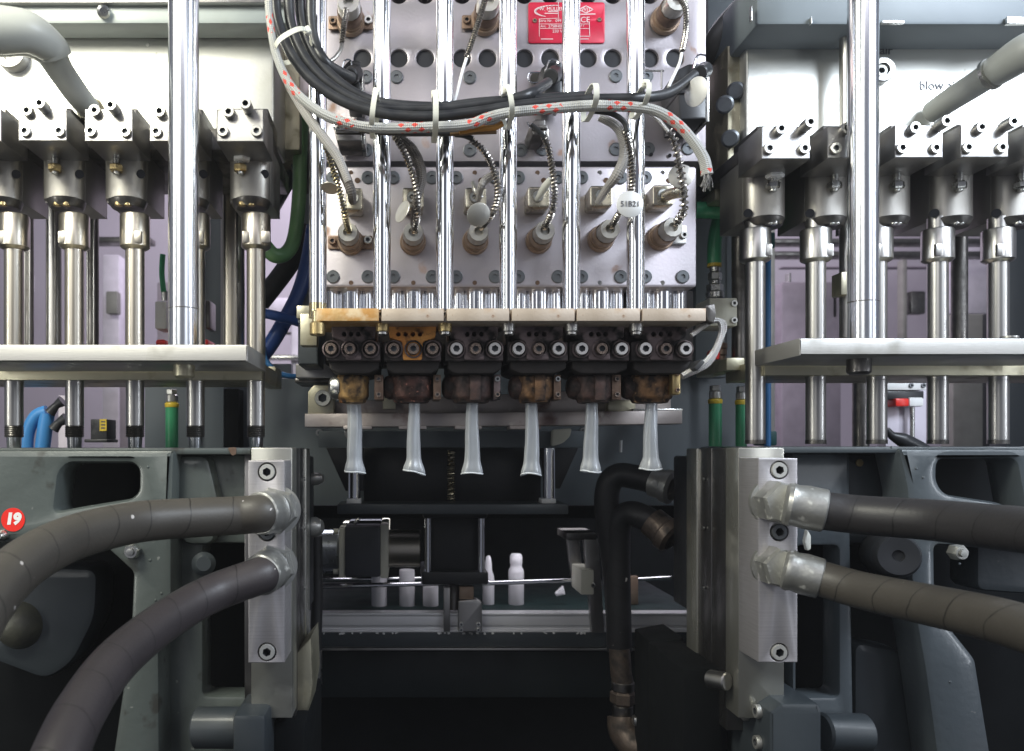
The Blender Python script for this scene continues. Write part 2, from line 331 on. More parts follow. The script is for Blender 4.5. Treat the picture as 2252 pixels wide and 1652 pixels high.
red_plate = mat('red name plate', (.50, .012, .045), (.40, .010, .035), .15, .38, .06, 60, dirt=((.30, .012, .03), .58, .8, 40))
white_print = mat('pinkish white print', (.72, .56, .58), None, 0, .5)
white = mat('white plastic', (.80, .80, .79), None, 0, .45)
blue = mat('blue hose', (.020, .065, .26), (.015, .05, .20), 0, .36)
blue_l = mat('bright blue air line', (.05, .22, .52), None, 0, .35)
teal = mat('dark teal plastic', (.015, .10, .10), None, 0, .45)
grey_hose = mat('grey plastic hose', (.36, .37, .35), (.30, .31, .29), 0, .40, .05, 15, (1, 1, 1), .1, 120)
lilac = mat('lilac lit wall', (.44, .395, .45), (.38, .345, .39), 0, .7, .05, 3)
lilac_l = mat('pale lilac panel', (.66, .61, .69), None, 0, .6)
mauve = mat('mauve grey column', (.30, .255, .30), None, 0, .6)
beige = mat('beige grey cabinet', (.27, .26, .24), None, 0, .55)
belt = mat('dark green conveyor belt', (.008, .026, .026), (.010, .022, .022), 0, .6, .05, 40)
bottle_m = mat('milky bottle plastic', (.80, .79, .82), (.74, .73, .77), 0, .45, .05, 40, sss=.3)
def milky(name):
    m = bpy.data.materials.new(name); m.use_nodes = True; nt = m.node_tree; N = nt.nodes; L = nt.links; N.remove(N['Principled BSDF'])
    tc = N.new('ShaderNodeTexCoord'); mp = N.new('ShaderNodeMapping'); mp.inputs['Scale'].default_value = (9, 9, .35); L.new(tc.outputs['Object'], mp.inputs[0])
    nz = N.new('ShaderNodeTexNoise'); nz.inputs['Scale'].default_value = 28; nz.inputs['Detail'].default_value = 2; L.new(mp.outputs[0], nz.inputs[0])
    bp = N.new('ShaderNodeBump'); bp.inputs['Strength'].default_value = .45; bp.inputs['Distance'].default_value = .0008; L.new(nz.outputs[0], bp.inputs['Height'])
    tr = N.new('ShaderNodeBsdfTransparent'); tl = N.new('ShaderNodeBsdfTranslucent'); df = N.new('ShaderNodeBsdfDiffuse'); gl = N.new('ShaderNodeBsdfGlossy')
    tr.inputs[0].default_value = (.93, .95, .97, 1); tl.inputs[0].default_value = (.92, .95, .98, 1); df.inputs[0].default_value = (.86, .89, .93, 1); gl.inputs['Roughness'].default_value = .26
    for q in (tl, df, gl): L.new(bp.outputs[0], q.inputs['Normal'])
    lw = N.new('ShaderNodeLayerWeight'); lw.inputs[0].default_value = .35
    a = N.new('ShaderNodeMixShader'); a.inputs[0].default_value = .5; L.new(tl.outputs[0], a.inputs[1]); L.new(df.outputs[0], a.inputs[2])
    mr = N.new('ShaderNodeMapRange'); mr.inputs[3].default_value = .34; mr.inputs[4].default_value = .97; L.new(lw.outputs['Facing'], mr.inputs[0])
    b = N.new('ShaderNodeMixShader'); L.new(mr.outputs[0], b.inputs[0]); L.new(tr.outputs[0], b.inputs[1]); L.new(a.outputs[0], b.inputs[2])
    c = N.new('ShaderNodeMixShader'); L.new(lw.outputs['Fresnel'], c.inputs[0]); L.new(b.outputs[0], c.inputs[1]); L.new(gl.outputs[0], c.inputs[2])
    L.new(c.outputs[0], N['Material Output'].inputs[0]); return m
parison_m = milky('molten milky plastic')
hem_m = mat('thick milky hem', (.86, .90, .93), None, 0, .25, .03, trans=.3, ior=1.3)
# ---------------------------------------------------------------- the setting: hall behind and floor
structure(MB().wbox((.3, 2.9, H+.2), (6, .05, 3.4)).build('wall', lilac))
structure(MB().wbox((.2, 1.0, H-1.28), (7, 6, .05)).build('floor', void))
# grey cabinet behind the die head, with its inner black bay
t = T('machine_cabinet', 'grey painted steel cabinet wall behind the die head and above the dark bay', 'cabinet', P(1120, 1110, 1.0))
MB().prism([(655, 200), (1640, 200), (1640, 1106), (1640, 1112), (560, 1112), (560, 832), (655, 832)], .96, .985).build('back_panel', panel_paint, t)
MB().box(1530, 120, 1600, 830, .93, .95).build('side_strip', panel_paint, t)
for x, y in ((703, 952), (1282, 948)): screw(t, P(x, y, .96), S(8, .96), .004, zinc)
t = T('machine_bay', 'frame panels coloured near black for the shade of the bay below the cabinet', 'frame', P(1120, 1700, 1.7))
MB().box(300, 1100, 1900, 1760, 1.72, 1.76).build('rear_panel', void, t)  # near-black backdrop in place of the shade inside the bay
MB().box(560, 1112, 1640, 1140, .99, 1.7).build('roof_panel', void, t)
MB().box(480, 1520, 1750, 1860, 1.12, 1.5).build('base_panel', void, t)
# ---------------------------------------------------------------- manifold plates of the die head
t = T('manifold_plate', 'upper grey manifold plate with dark round bores and a red name plate', 'metal plate', P(1122, 355, .74))
ho_x = [797, 877, 935, 1016, 1072, 1153, 1210, 1293, 1348, 1429, 1485]
MB().prism(rect(686, -120, 1553, 355), .74, .80, [circ(x, 128, 19.5) for x in ho_x]+[circ(x, -12, 19.5) for x in ho_x[1:-1]], .0012).build('plate_body', die_metal, t)
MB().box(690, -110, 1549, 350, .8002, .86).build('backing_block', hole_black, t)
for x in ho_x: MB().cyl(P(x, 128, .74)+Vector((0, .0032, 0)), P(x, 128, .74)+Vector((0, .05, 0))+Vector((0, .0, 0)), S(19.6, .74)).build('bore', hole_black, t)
for x, y in ((805, 170), (872, 170), (1033, 171), (1354, 168), (1422, 168), (1033, 331), (1193, 329), (1354, 329), (1425, 328), (1513, 327), (806, 331), (1145, 331)):
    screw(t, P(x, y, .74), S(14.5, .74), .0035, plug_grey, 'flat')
for x, y in ((1473, 342), (1432, 340)): MB().cyl(P(x, y, .738), P(x, y, .745), S(4, .74)).build('pin_hole', hole_black, t)
t = T('manifold_plate', 'lower lilac grey manifold plate carrying six cable glands above the tan plates', 'metal plate', P(1122, 632, .715))
MB().prism(rpoly([(712, 366), (1532, 366), (1532, 632), (712, 632)], 8), .715, .742, (), .0016).build('plate_body', die_metal, t)
sx = [732, 809, 865, 950, 1003, 1089, 1140, 1227, 1279, 1365, 1419, 1501]
for x in sx:
    for y in (609, 391): screw(t, P(x, y, .715), S(14.5, .715), .0035, plug_grey, 'flat')
for k, x in enumerate((772, 909, 1044, 1182, 1319, 1457)):
    for y in (622, 380): MB().cyl(P(x, y, .7145), P(x, y, .72), S(5, .715), n=14).build('pin_hole', (rust, zinc)[k in (4, 5)], t)
    MB().cyl(P(x+14, 397, .714), P(x+14, 397, .72), S(6, .715), n=14).build('pin_hole', rust, t)
# short pistons seen between the plate and the tan row
for k in range(6):
    x = 772+137*k
    o = MB(); 
    for dx, r in ((-38, 14), (0, 26), (38, 14)): o.cyl(P(x+dx, 690, .735), P(x+dx, 628, .735), S(r, .735))
    tag(o.build('guide_bushing', chrome), 'short polished bushing cluster above the %s tan support plate' % ORD6[k], 'bushing', 'bushings under the lower manifold plate')
# black core of the head behind the tan plates
t = T('die_carrier', 'dark soot covered carrier block that the six die blocks hang from', 'carrier block', P(1120, 790, .70))
MB().box(715, 640, 1525, 800, .75, .80).build('block', soot, t)
# ---------------------------------------------------------------- six chrome rods
for k, x in enumerate((699, 840, 978, 1117, 1256, 1398)):
    t = T('chrome_rod', 'polished chrome guard rod in front of the manifold plates, %s' % ORD6[k], 'rod', P(x, 740, .672), 'chrome guard rods of the die head')
    MB().cyl(P(x, 684, .672), P(x, -140, .672), S(19.5, .672), n=48).build('rod_shaft', chrome, t)
    if k == 0:
        MB().cyl(P(x, 700, .672), P(x, 668, .672), S(19.8, .672), n=40).build('tinted_foot', chrome_stain, t)
        MB().cyl(P(698, 733, .655), P(698, 684, .655), S(12, .655), ch=.0008).build('threaded_end', chrome_stain, t)
        MB().cyl(P(698, 738, .655), P(698, 709, .655), S(17, .655), ch=.001).build('nut', brass, t)
    else:
        MB().cyl(P(x+1, 738, .668), P(x+1, 700, .668), S(12, .668), ch=.0008).build('threaded_end', steel, t)
        MB().cyl(P(x+1, 731, .668), P(x+1, 711, .668), S(15, .668), ch=.0008).build('nut', (brass if k < 3 else steel), t)
# ---------------------------------------------------------------- tan support plates
for k, (a, b) in enumerate(((696, 833), (839, 976), (983, 1120), (1126, 1264), (1269, 1408), (1413, 1553))):
    d = ['tan support plate streaked bright orange at the foot of the first chrome rod', 'pale tan support plate, second from the left, above the orange rusted die block', 'tan support plate, third from the left, with small brown spots',
         'tan support plate, third from the right, above a clean clamp screw row', 'tan support plate, second from the right', 'plain tan support plate at the right end beside the silver braided sleeve'][k]
    o = MB().prism([(a, 678), (b, 678), (b, 690), (b, 706), (a, 706)], .65, .715, (), .0006).build('support_plate', orange_plate if k == 0 else tan_plate)
    tag(o, d, 'plate', 'support plates in a row across the die head')
tag(MB().box(660, 690, 697, 760, .70, .715).box(652, 672, 682, 700, .716, .73).build('mounting_angle', alu_oil), 'oily alloy angle beside the left end of the tan support plates', 'bracket')
# ---------------------------------------------------------------- six die blocks with their rings
blk = [(718, 837), (844, 970), (979, 1107), (1116, 1249), (1252, 1384), (1388, 1522)]
hol = [(757, 772, 788), (876, 892, 908, 924), (1028, 1043, 1059), (1164, 1180, 1197), (1301, 1317, 1332), (1438, 1454, 1474)]
scr = [(729, 770, 815), (866, 909, 951), (1003, 1045, 1087), (1139, 1183, 1226), (1277, 1321, 1364), (1416, 1461, 1504)]
bright = [(0, 0, 0), (0, -1, 0), (1, 0, 1), (1, 0, 1), (1, 0, 1), (1, 0, 1)]
rg = [(740, 811, ring_gold), (858, 952, ring_red), (988, 1084, ring_dark), (1135, 1217, ring_brown), (1262, 1347, ring_dark), (1381, 1477, ring_brown)]
lug = [(823, 843), (953, 970), (1086, 1101), (1084+134, 1102+132), (1346, 1366), (1478, 1497)]
desc = ['dark purplish die block over the golden burnt ring, leftmost', 'rust orange die block over a charred reddish ring, second from the left', 'sooty die block with two bright clamp screws, third from the left, ring nearly black',
        'brown scorched die block and ring, third from the right', 'die block over a charred nearly black ring, second from the right', 'scorched brown die block at the right end with a brass lug and silver cable']
zincring = mat('worn bright screw', (.74, .72, .70), (.60, .58, .56), .8, .38, .1, 120)
ear_m = mat('sooty clamp ear', (.075, .058, .058), (.035, .028, .028), .3, .5, .1, 60, (1, 1, 1), .8, 220, dirt=((.012, .010, .010), .45, .6, 70))
burnt_screw = mat('scorched screw', (.22, .17, .14), (.12, .09, .08), .7, .42, .1, 150, (1, 1, 1), .4, 500)
for k in range(6):
    a, b = blk[k]; cx = (a+b)/2; rx0, rx1, rm = rg[k]; rc = (rx0+rx1)/2; rw = (rx1-rx0)/2
    t = T('extrusion_die', desc[k], 'extrusion die', P(cx, 886, .70), 'extrusion dies side by side')
    up = burnt_orange if k == 1 else burnt
    MB().prism(rpoly([(a+10, 712), (b-10, 712), (b-12, 742), (b-40, 752), (b-42, 792), (a+42, 792), (a+40, 752), (a+12, 742)], 5), .6815, .752, [circ(x, 735, 5, 12) for x in hol[k]], .0009).build('upper_block', up, t)
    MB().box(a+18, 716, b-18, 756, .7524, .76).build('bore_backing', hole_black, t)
    cb = MB().prism(rpoly([(a, 752), (a+22, 749), (a+34, 741), (b-34, 741), (b-22, 749), (b, 752), (b, 794), (a, 794)], 3), .683, .745, (), .0010).build('clamp_block', ear_m, t)
    for x, br in zip(scr[k], bright[k]):
        ms = zincring if br == 1 else burnt_screw
        MB().lathe(P(x, 768.5, .682), (0, -1, 0), [(S(20, .68), 0), (S(20, .68), .002), (S(17, .68), .0026), (S(16, .68), 0)]).build('washer', burnt, cb)
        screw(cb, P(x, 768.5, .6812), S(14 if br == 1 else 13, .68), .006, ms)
    MB().prism(rpoly([(a+6, 790), (b-2, 790), (b-4, 812), (cx+rw*.9, 822), (cx-rw*.9, 822), (a+6, 812)], 6), .69, .76, (), .002).build('collar', soot, t)
    c = P(rc, 886, .70+S(rw, .72)); r = S(rw, .72)
    MB().lathe(c, (0, 0, 1), [(0, -.0005), (r*.70, -.0005), (r*.80, 0), (r*.86, S(6, .72)), (r*.93, S(8, .72)), (r, S(14, .72)), (r, S(40, .72)), (r*1.03, S(44, .72)), (r*1.03, S(54, .72)), (r*.9, S(60, .72)), (r*.7, S(64, .72)), (0, S(64, .72))], 36).build('die_ring', rm, t)
    for dx in (-.45, .5): screw(t, P(rc+rw*dx, 826, .708), S(9.5, .71), .009, brass, 'hexnut', (0, 0, 1))
    # ribs on the ring
    if k in (2, 3, 4): MB().wbox(c+Vector((S(rw*.1, .72), -r*.985, S(30, .72))), (S(24, .72), .006, S(56, .72)), .0015).build('ring_rib', rm, t)
    # clamp ear on the left flank of the ring
    MB().lathe(P(rx0+8, 852, c.y), (-1, 0, 0), [(S(27, .72), 0), (S(27, .72), S(10, .72)), (S(23, .72), S(19, .72)), (S(13, .72), S(24, .72)), (0, S(25, .72))], 24).build('clamp_ear', zinc if k == 0 else ring_dark, t)
    if k < 5:
        l0, l1 = lug[k]; lg = MB().box(l0, 824, l1, 879, .705, .735, .0008).build('side_lug', rust if k != 2 else burnt, t)
        for y in (834, 868): screw(lg, P((l0+l1)/2, y, .705), S(6, .705), .003, (zinc if (k in (2, 3)) and y < 850 else burnt_screw))
    else:
        MB().box(1479, 812, 1497, 868, .695, .72, .0012).build('side_lug', brass, t)
        for y in (822, 858): screw(t, P(1489, y, .695), S(5, .7), .0025, rust)
# ---------------------------------------------------------------- six parisons
pa = [(778, 29, 779, 33, 46, 890, 1037, (-1, 4)), (909, 24, 910, 31, 49, 885, 1038, (-3, 6)), (1039, 24, 1038, 34, 49, 884, 1041, (0, 0)),
      (1170, 25, 1168, 34, 45, 886, 1044, (1, 2)), (1300, 25, 1300, 33, 45, 884, 1038, (-1, 0)), (1432, 25, 1433, 33, 50, 888, 1032, (0, 0))]
pd = ['leftmost translucent parison hanging under the golden die ring, hem dipping to the right', 'translucent parison with the strongly slanted hem, second from the left', 'straight translucent parison with a level hem, third from the left, beside the thin spring',
      'translucent parison with an arched hem in front of the right chrome leg', 'translucent parison second from the right, hem slightly wavy', 'rightmost translucent parison above the elbow of the black hose']
for k, (tx, tw, bx, ww, fw, y0, y1, tilt) in enumerate(pa):
    bm = bmesh.new(); n = 40; rows = []; ny = 26
    for inner in (0, 1):
        for j in range(ny+1):
            f = j/ny if not inner else 1-j/ny
            y = y0+(y1-y0)*f; cxp = tx+(bx-tx)*f+1.6*math.sin(f*5+k*1.7)*(1-f)**.5
            if f < .79: wv = tw+(ww-tw)*(f/.79)
            else: q = (f-.79)/.21; wv = ww+(fw-ww)*(q*q*(3-2*q)) if q < .8 else ww+(fw-ww)*(.896+.104*min(1, (q-.8)/.15))
            row = []
            for i in range(n):
                a = i*2*math.pi/n; rr = S(wv/2, .72)*(1+.07*math.sin(3*a+k+f)+.05*math.sin(5*a+2*k+f*2)+.012*math.sin(f*21+k*2))*(1-(.05 if f > .97 else 0)) - inner*.0009
                dy = 0
                if f > .8: dy = (f-.8)/.2*(tilt[0]*(1-math.cos(a))*.5*2+tilt[1]*(1+math.cos(a))*.5+1.6*math.sin(2*a+k)+(-5*abs(math.sin(a)) if k == 3 else 0))
                q = P(cxp, y+dy, .72); row.append(bm.verts.new((q.x+rr*math.cos(a), q.y+rr*.8*math.sin(a), q.z)))
            rows.append(row)
    for r0, r1 in zip(rows, rows[1:]):
        for i in range(n): bm.faces.new((r0[i], r0[(i+1) % n], r1[(i+1) % n], r1[i]))
    hem = [v.co.copy() for v in rows[ny]]
    o = MB(); o.bm.free(); o.bm = bm
    t = T('parison', pd[k], 'plastic tube', P(bx, y1, .72), 'parisons hanging from the dies'); o.build('sleeve', parison_m, t, sharp=80)
    hb = MB(); hb.tube(hem+hem[:1], .0008, 8, 2); hb.build('hem', hem_m, t, sharp=80)
# ---------------------------------------------------------------- bars behind the parisons
bar_m = mat('stained alloy bar', (.50, .45, .43), (.42, .36, .34), .4, .48, .1, 30, (1, 1, 1), .3, 300, dirt=[((.16, .10, .09), .58, .74, 30), ((.58, .54, .50), .64, .74, 80)])
t = T('backing_bar', 'tall pale metal bar with chamfered end and big cap screw behind the die rings', 'metal bar', P(1076, 910, .79))
MB().prism([(690, 847), (722, 847), (734, 860), (734, 884), (1476, 850), (1476, 905), (677, 911), (677, 862)], .79, .82, (), .0012).build('bar_body', bar_m, t)
MB().prism([(690, 847), (722, 847), (734, 860), (734, 911), (677, 911), (677, 862)], .772, .79, (), .0012).build('end_block', alu_oil, t)
screw(t, P(712, 877, .772), S(18, .772), .012, fitting_m)
MB().box(1338, 880, 1398, 906, .778, .79).build('step_plate', alu_oil, t)
MB().prism([(842, 835), (866, 835), (870, 850), (870, 900), (842, 900)], .785, .79, (), .0005).build('spacer', alu_oil, t)
t = T('cutter_bar', 'long pinkish chipped metal rail just behind the hanging parisons', 'metal rail', P(1085, 939, .77))
MB().prism([(670, 910), (1000, 908), (1300, 905), (1501, 903), (1501, 932), (1300, 935), (1000, 938), (670, 939)], .765, .80, (), .0010).build('rail_body', bar_m, t)
for a, b in ((755, 818), (877, 938), (1001, 1060), (1122, 1190)): MB().box(a, 936, b, 944, .762, .79, .0008).build('clip', bar_m, t)
MB().box(1392, 899, 1502, 904, .768, .80).build('top_strip', zinc, t)
# ---------------------------------------------------------------- cable glands on the lower plate
gl = [(771, 533), (908, 533), (1045, 532), (1184, 530), (1320, 527), (1452, 523)]
gland_m = mat('heat browned gland', (.36, .27, .20), (.27, .19, .14), .6, .42, .1, 80, (1, 1, 1), .4, 400)
def gland(x, y, d, label, sc=1.0, cone=0, lugs=False):
    t = T('cable_gland', label, 'cable gland', P(x, y, d), 'cable glands on the manifold plates')
    c = P(x, y, d); s = S(1, d)*sc
    MB().lathe(c, (0, -1, 0), [(29*s, 0), (29*s, .003), (27*s, .005), (24*s, .005), (24*s, .009), (0, .009)], 32).build('flange', gland_m, t)
    MB().lathe(c, (0, -1, 0), [(23*s, .009), (24*s, .011), (24*s, .020), (22.5*s, .0215)], 32).build('body', gland_m if sc == 1 else rust, t)
    MB().lathe(c, (0, -1, 0), [(22*s, .0215), (22*s, .032), (20*s, .035), (10*s, .035), (9*s, .030), (0, .030)], 12).build('nut', tag_m, t)
    if lugs:
        MB().prism(rpoly([(x-50, y-15), (x+48, y-15), (x+48, y+15), (x-50, y+15)], 4), d-.0022, d-.0002, [circ(x, y, 22)], .0004).build('strap_plate', rust, t)
        screw(t, P(x+38, y-4, d-.0022), S(9, d), .003, zinc); screw(t, P(x-40, y-2, d-.0022), S(8, d), .003, rust)
    return t
gd = ['browned cable gland with a strap plate and bright screw, leftmost of the lower row', 'browned cable gland below the fanned tag, second from the left in the lower row', 'rusty cable gland mostly behind the round tag, third from the left in the lower row',
      'browned cable gland, third from the right in the lower row', 'browned cable gland below the white numbered tag', 'cable gland at the right end of the lower row, turned seen from its side']
for k, (x, y) in enumerate(gl): gland(x, y, .715, gd[k], 1.0, lugs=(k == 0))

o = MB().prism(rpoly([(1470, 495), (1510, 495), (1510, 537), (1470, 537)], 5), .711, .7145, (), .0004).build('strap_plate', zinc); t = T('earth_lug', 'small bright plate lug screwed on beside the right end gland', 'lug', P(1490, 537, .711)); attach(o, t)
screw(t, P(1503, 518, .711), S(8, .711), .003, zinc)
ud = ['rusty upper gland with twin coiled leads at the top left of the plate', 'rusty upper gland left of the red name plate', 'dark upper gland right of the red name plate']
for (x, y), l in zip(((772, 50), (1066, 48), (1462, 46)), ud): gland(x, y, .738, l, 1.12, lugs=(x < 1400))
# square terminals above the glands
ter_m = mat('yellowed chrome terminal', (.66, .62, .50), (.52, .47, .36), .95, .24, .08, 60)
for k, (a, b, y0, y1) in enumerate(((760, 797, 413, 462), (885, 932, 412, 458), (1023, 1070, 412, 458), (1161, 1209, 410, 456), (1298, 1347, 408, 454), (1436, 1482, 406, 452))):
    t = T('square_terminal', 'square chrome terminal block above the %s lower gland' % ORD6[k], 'terminal', P((a+b)/2, y1, .70), 'square terminals on the lower manifold plate')
    MB().prism(rpoly(rect(a, y0, b, y1), 7), .692, .7149, (), .0012).build('block', ter_m, t)
    screw(t, P((a+b)/2-2, (y0+y1)/2, .6922), S(12, .69), .0025, fitting_m)
    if k == 5: MB().tube([P(1462, 432, .692), P(1482, 425, .68), P(1505, 420, .672)], S(13, .68), 18).build('sleeve', ter_m, t)
# ---------------------------------------------------------------- coiled leads between glands and loom
def lead(pts, label, d=.665, R=6.2, pitch=7.6, core=4.6, rod=None, m=spring_m, coilpart=None):
    q = [P(x, y, dd) for x, y, dd in [(p if len(p) == 3 else (*p, d)) for p in pts]]
    t = T('coiled_lead', label, 'cable', q[0], 'spring wrapped leads of the die head')
    MB().tube(q, S(core, d), 12).build('core', braid_d, t)
    cq = q if coilpart is None else q[coilpart[0]:coilpart[1]]
    MB().coil(cq, S(R, d), S(pitch, d), S(2.0, d)).build('spring', m, t); return t
lead([(767, 508, .68), (759, 475, .66), (752, 440, .652), (738, 390, .648), (722, 335, .646), (706, 295, .645)], 'spring wrapped lead of the leftmost gland behind the first rod', m=mat('yellowish spring wire', (.66, .58, .36), (.45, .38, .24), 1, .25))
lead([(910, 508, .68), (917, 478, .66), (918, 445, .652), (912, 400, .648), (898, 355, .646), (880, 318, .645), (866, 298, .645)], 'spring wrapped lead of the second gland with a fanned tag')
lead([(1058, 500, .68), (1080, 475, .655), (1092, 445, .652), (1094, 410, .65), (1082, 365, .648), (1062, 330, .646), (1036, 308, .645)], 'spring wrapped lead curving round the round tag to the third gland')
lead([(1197, 500, .68), (1212, 470, .66), (1219, 440, .655), (1218, 400, .65), (1212, 355, .648), (1205, 322, .646), (1196, 300, .645)], 'spring wrapped lead of the third gland from the right')
lead([(1345, 497, .68), (1362, 470, .66), (1380, 445, .652), (1390, 410, .65), (1388, 355, .648), (1382, 310, .646), (1374, 284, .645)], 'thick spring wrapped lead behind the white numbered tag')
lead([(1486, 490, .675), (1502, 468, .66), (1504, 440, .655), (1500, 395, .652), (1492, 350, .65), (1483, 312, .648), (1470, 288, .646)], 'open stretched spring lead at the right end of the plate', R=8.5, pitch=12)
for pts, l in (([(762, 20, .70), (756, 60, .69), (752, 95, .69)], 'short coiled lead hanging from the top left gland'), ([(1068, -5, .69), (1050, 55, .68), (1026, 125, .675)], 'straight coiled lead hanging down from the gland left of the red plate'),
               ([(1492, -8, .69), (1508, 20, .685), (1508, 70, .685), (1500, 112, .68)], 'coiled lead bending down from the upper gland right of the red plate')):
    lead(pts, l, R=5.2, pitch=6)
def cable(name, pts, r, m, label, cat='cable', group=None, n=14, d=.64, sub=8):
    q = [P(*(p if len(p) == 3 else (*p, d))) for p in pts]
    rr = [S(x, d) for x in r] if isinstance(r, (list, tuple)) else S(r, d)
    return tag(MB().tube(q, rr, n, sub).build(name, m, sharp=60), label, cat, group)
cable('thin_wire', [(1026, 128), (1016, 160), (1006, 200), (997, 232)], 3.4, white, 'thin clear wire running from the coiled lead into the loom', d=.672)
cable('thin_wire', [(1499, 118, .68), (1494, 140, .67), (1480, 170, .66), (1470, 192, .65)], 3.4, white, 'thin pale wire dropping from the right coiled lead to the black plug', d=.67)
cable('thin_wire', [(752, 98, .688), (748, 112, .68), (736, 128, .675), (722, 137, .672)], 4.5, tag_m, 'bare wire end below the top left coiled lead', d=.68)
cable('braided_sleeve', [(722, 330), (742, 352), (758, 385), (772, 420), (776, 446, .66)], [9, 11, 12, 11, 8], braid_d, 'dark grey braided sleeve ending at the leftmost square terminal', d=.652)
cable('braided_sleeve', [(872, 300), (905, 328), (924, 368), (926, 400), (916, 440), (912, 495, .672)], [10, 12, 12, 11, 9, 10], braid_d, 'dark grey braided sleeve beside the second coiled lead', d=.655)
cable('braided_sleeve', [(1318, 258), (1355, 278), (1372, 312), (1372, 350), (1356, 386), (1336, 412, .66), (1314, 446, .67)], [8, 10, 11, 12, 12, 9, 7], braid_g, 'grey braided sleeve beside the thick spring lead near the white tag', d=.65)
cable('braided_sleeve', [(1085, 385), (1068, 396), (1058, 410), (1052, 440, .67)], [9, 9, 8, 6], braid_g, 'short braided sleeve bending into the third square terminal', d=.655)
cable('braided_sleeve', [(1212, 395), (1198, 412, .66), (1180, 440, .67)], [8, 9, 5], nylon, 'pale stripped sleeve end on the terminal, third from the right', d=.655)
cable('lead_tail', [(1060, 436, .665), (1046, 420, .665), (1040, 400, .668)], [5, 7, 4], tag_m, 'pale stripped wire ends on the terminal, third from the left', d=.66)
# ---------------------------------------------------------------- metal tags
def disc_tag(x, y, d, r, nrm, m, label, txt=None):
    t = T('metal_tag', label, 'tag', P(x, y, d)); n = Vector(nrm).normalized(); rr = S(r, d)
    MB().lathe(P(x, y, d), n, [(0, 0), (rr*.97, 0), (rr, .0002), (rr, .0007), (rr*.97, .0009), (0, .0009)], 36).build('disc', m, t)
    if txt: MB().text(txt, P(x, y, d)+n*.0013, S(17, d), .0001, bold=.00003).build('stamped_text', ink, t)
    return t
disc_tag(726, 413, .648, 20, (-.1, -.35, -.93), tag_m, 'tag disc seen nearly edge on beside the first chrome rod')
disc_tag(886, 466, .655, 25, (-.80, -.55, .25), tag_m, 'grey tag disc turned sideways under the second square terminal')
disc_tag(1052, 472, .648, 26, (.15, -.85, -.45), tag_m, 'dull grey tag disc covering the third cable gland')
disc_tag(1385, 450, .632, 29.5, (0, -1, .02), tag_w, 'pale round tag stamped 51B21 in front of the last rod', '51B21')
disc_tag(1497, 388, .672, 27, (-.2, -1, .1), tag_m, 'grey tag disc behind the stretched spring lead')
t = disc_tag(1532, 202, .648, 31, (-.85, -.5, -.1), tag_w, 'pale tag disc hanging from the black plug near the top right')
# ---------------------------------------------------------------- cable loom
lg_ = 'black cables of the loom'
cable('black_cable', [(606, -30), (610, 40), (640, 118), (690, 180), (760, 226), (838, 249), (900, 256), (960, 256), (1050, 246), (1120, 235), (1200, 226), (1300, 219), (1400, 216), (1470, 205, .645), (1528, 165, .66)], 11.5, rubber, 'outermost black cable of the loom, running on to the right hand plug', 'cable', lg_, d=.630)
cable('black_cable', [(634, -30), (638, 45), (664, 116), (708, 172), (772, 216), (840, 238), (960, 240), (1050, 230), (1110, 222), (1160, 208), (1205, 182, .66)], 11.5, rubber, 'black cable of the loom that branches off to the middle plug', 'cable', lg_, d=.634)
cable('black_cable', [(660, -30), (662, 40), (684, 108), (722, 160), (782, 206), (845, 228), (960, 236), (1060, 226), (1180, 218), (1300, 212)], 11.5, rubber, 'third black cable of the loom, lying on top of the others', 'cable', lg_, d=.642)
cable('black_cable', [(684, -30), (684, 45), (694, 100), (716, 138), (745, 158, .655), (774, 172, .67)], 12, rubber, 'short black cable of the loom bending into the upper left plug', 'cable', lg_, d=.642)
cable('black_cable', [(790, 284), (860, 291), (955, 292), (1020, 290), (1060, 282), (1100, 268)], 8, rubber, 'black cable along the underside of the white braided sleeve', 'cable', lg_, d=.634)
cable('black_cable', [(1300, 244), (1345, 250), (1372, 268), (1380, 290)], 6, rubber, 'thin black wire feeding the thick spring lead', 'cable', lg_, d=.64)
cable('black_cable', [(1000, 296), (1020, 298), (1040, 306)], 6, rubber, 'thin black wire feeding the third spring lead', 'cable', lg_, d=.638)
cable('black_cable', [(1168, 274), (1180, 284), (1197, 302)], 5, rubber, 'thin black wire feeding the spring lead, third from the right', 'cable', lg_, d=.638)
cable('black_cable', [(1430, 250), (1450, 266), (1470, 290)], 4, braid_m, 'thin silver wire feeding the stretched spring at the right', 'cable', lg_, d=.64)
white_sleeve = cable('white_braided_sleeve', [(588, -30), (594, 50), (608, 122), (640, 190), (690, 238), (740, 264), (800, 279), (870, 282), (960, 279), (1030, 274), (1075, 258), (1120, 248), (1200, 240), (1300, 233), (1400, 236), (1450, 247), (1492, 275), (1525, 312), (1548, 350), (1555, 385)], [8, 8, 9, 10, 11, 11, 11, 11, 11, 11, 11, 11, 11, 12, 11, 11, 11, 11, 12, 13], braid, 'white braided sleeve with red tracer flecks bundled under the black cables', 'cable sleeve', d=.618, n=20)
cable('grey_braided_sleeve', [(612, 130), (632, 180), (660, 230), (690, 275), (718, 312), (745, 350), (766, 400)], [7, 9, 10, 11, 11, 10, 8], braid_g, 'grey braided sleeve drooping from the loom across the first two rods', 'cable sleeve', d=.622, n=18)
o = MB()
for k in range(16):
    a = random.uniform(-9, 9); o.tube([P(1553+a*.5, 372, .618), P(1556+a, 392, .618+random.uniform(-.006, .006)), P(1554+a*1.4+random.uniform(-4, 4), 408+random.uniform(0, 16), .618+random.uniform(-.008, .008))], S(.9, .618), 4, 4)
fr = o.build('frayed_strands', braid_g); attach(fr, white_sleeve); fr['kind'] = 'stuff'
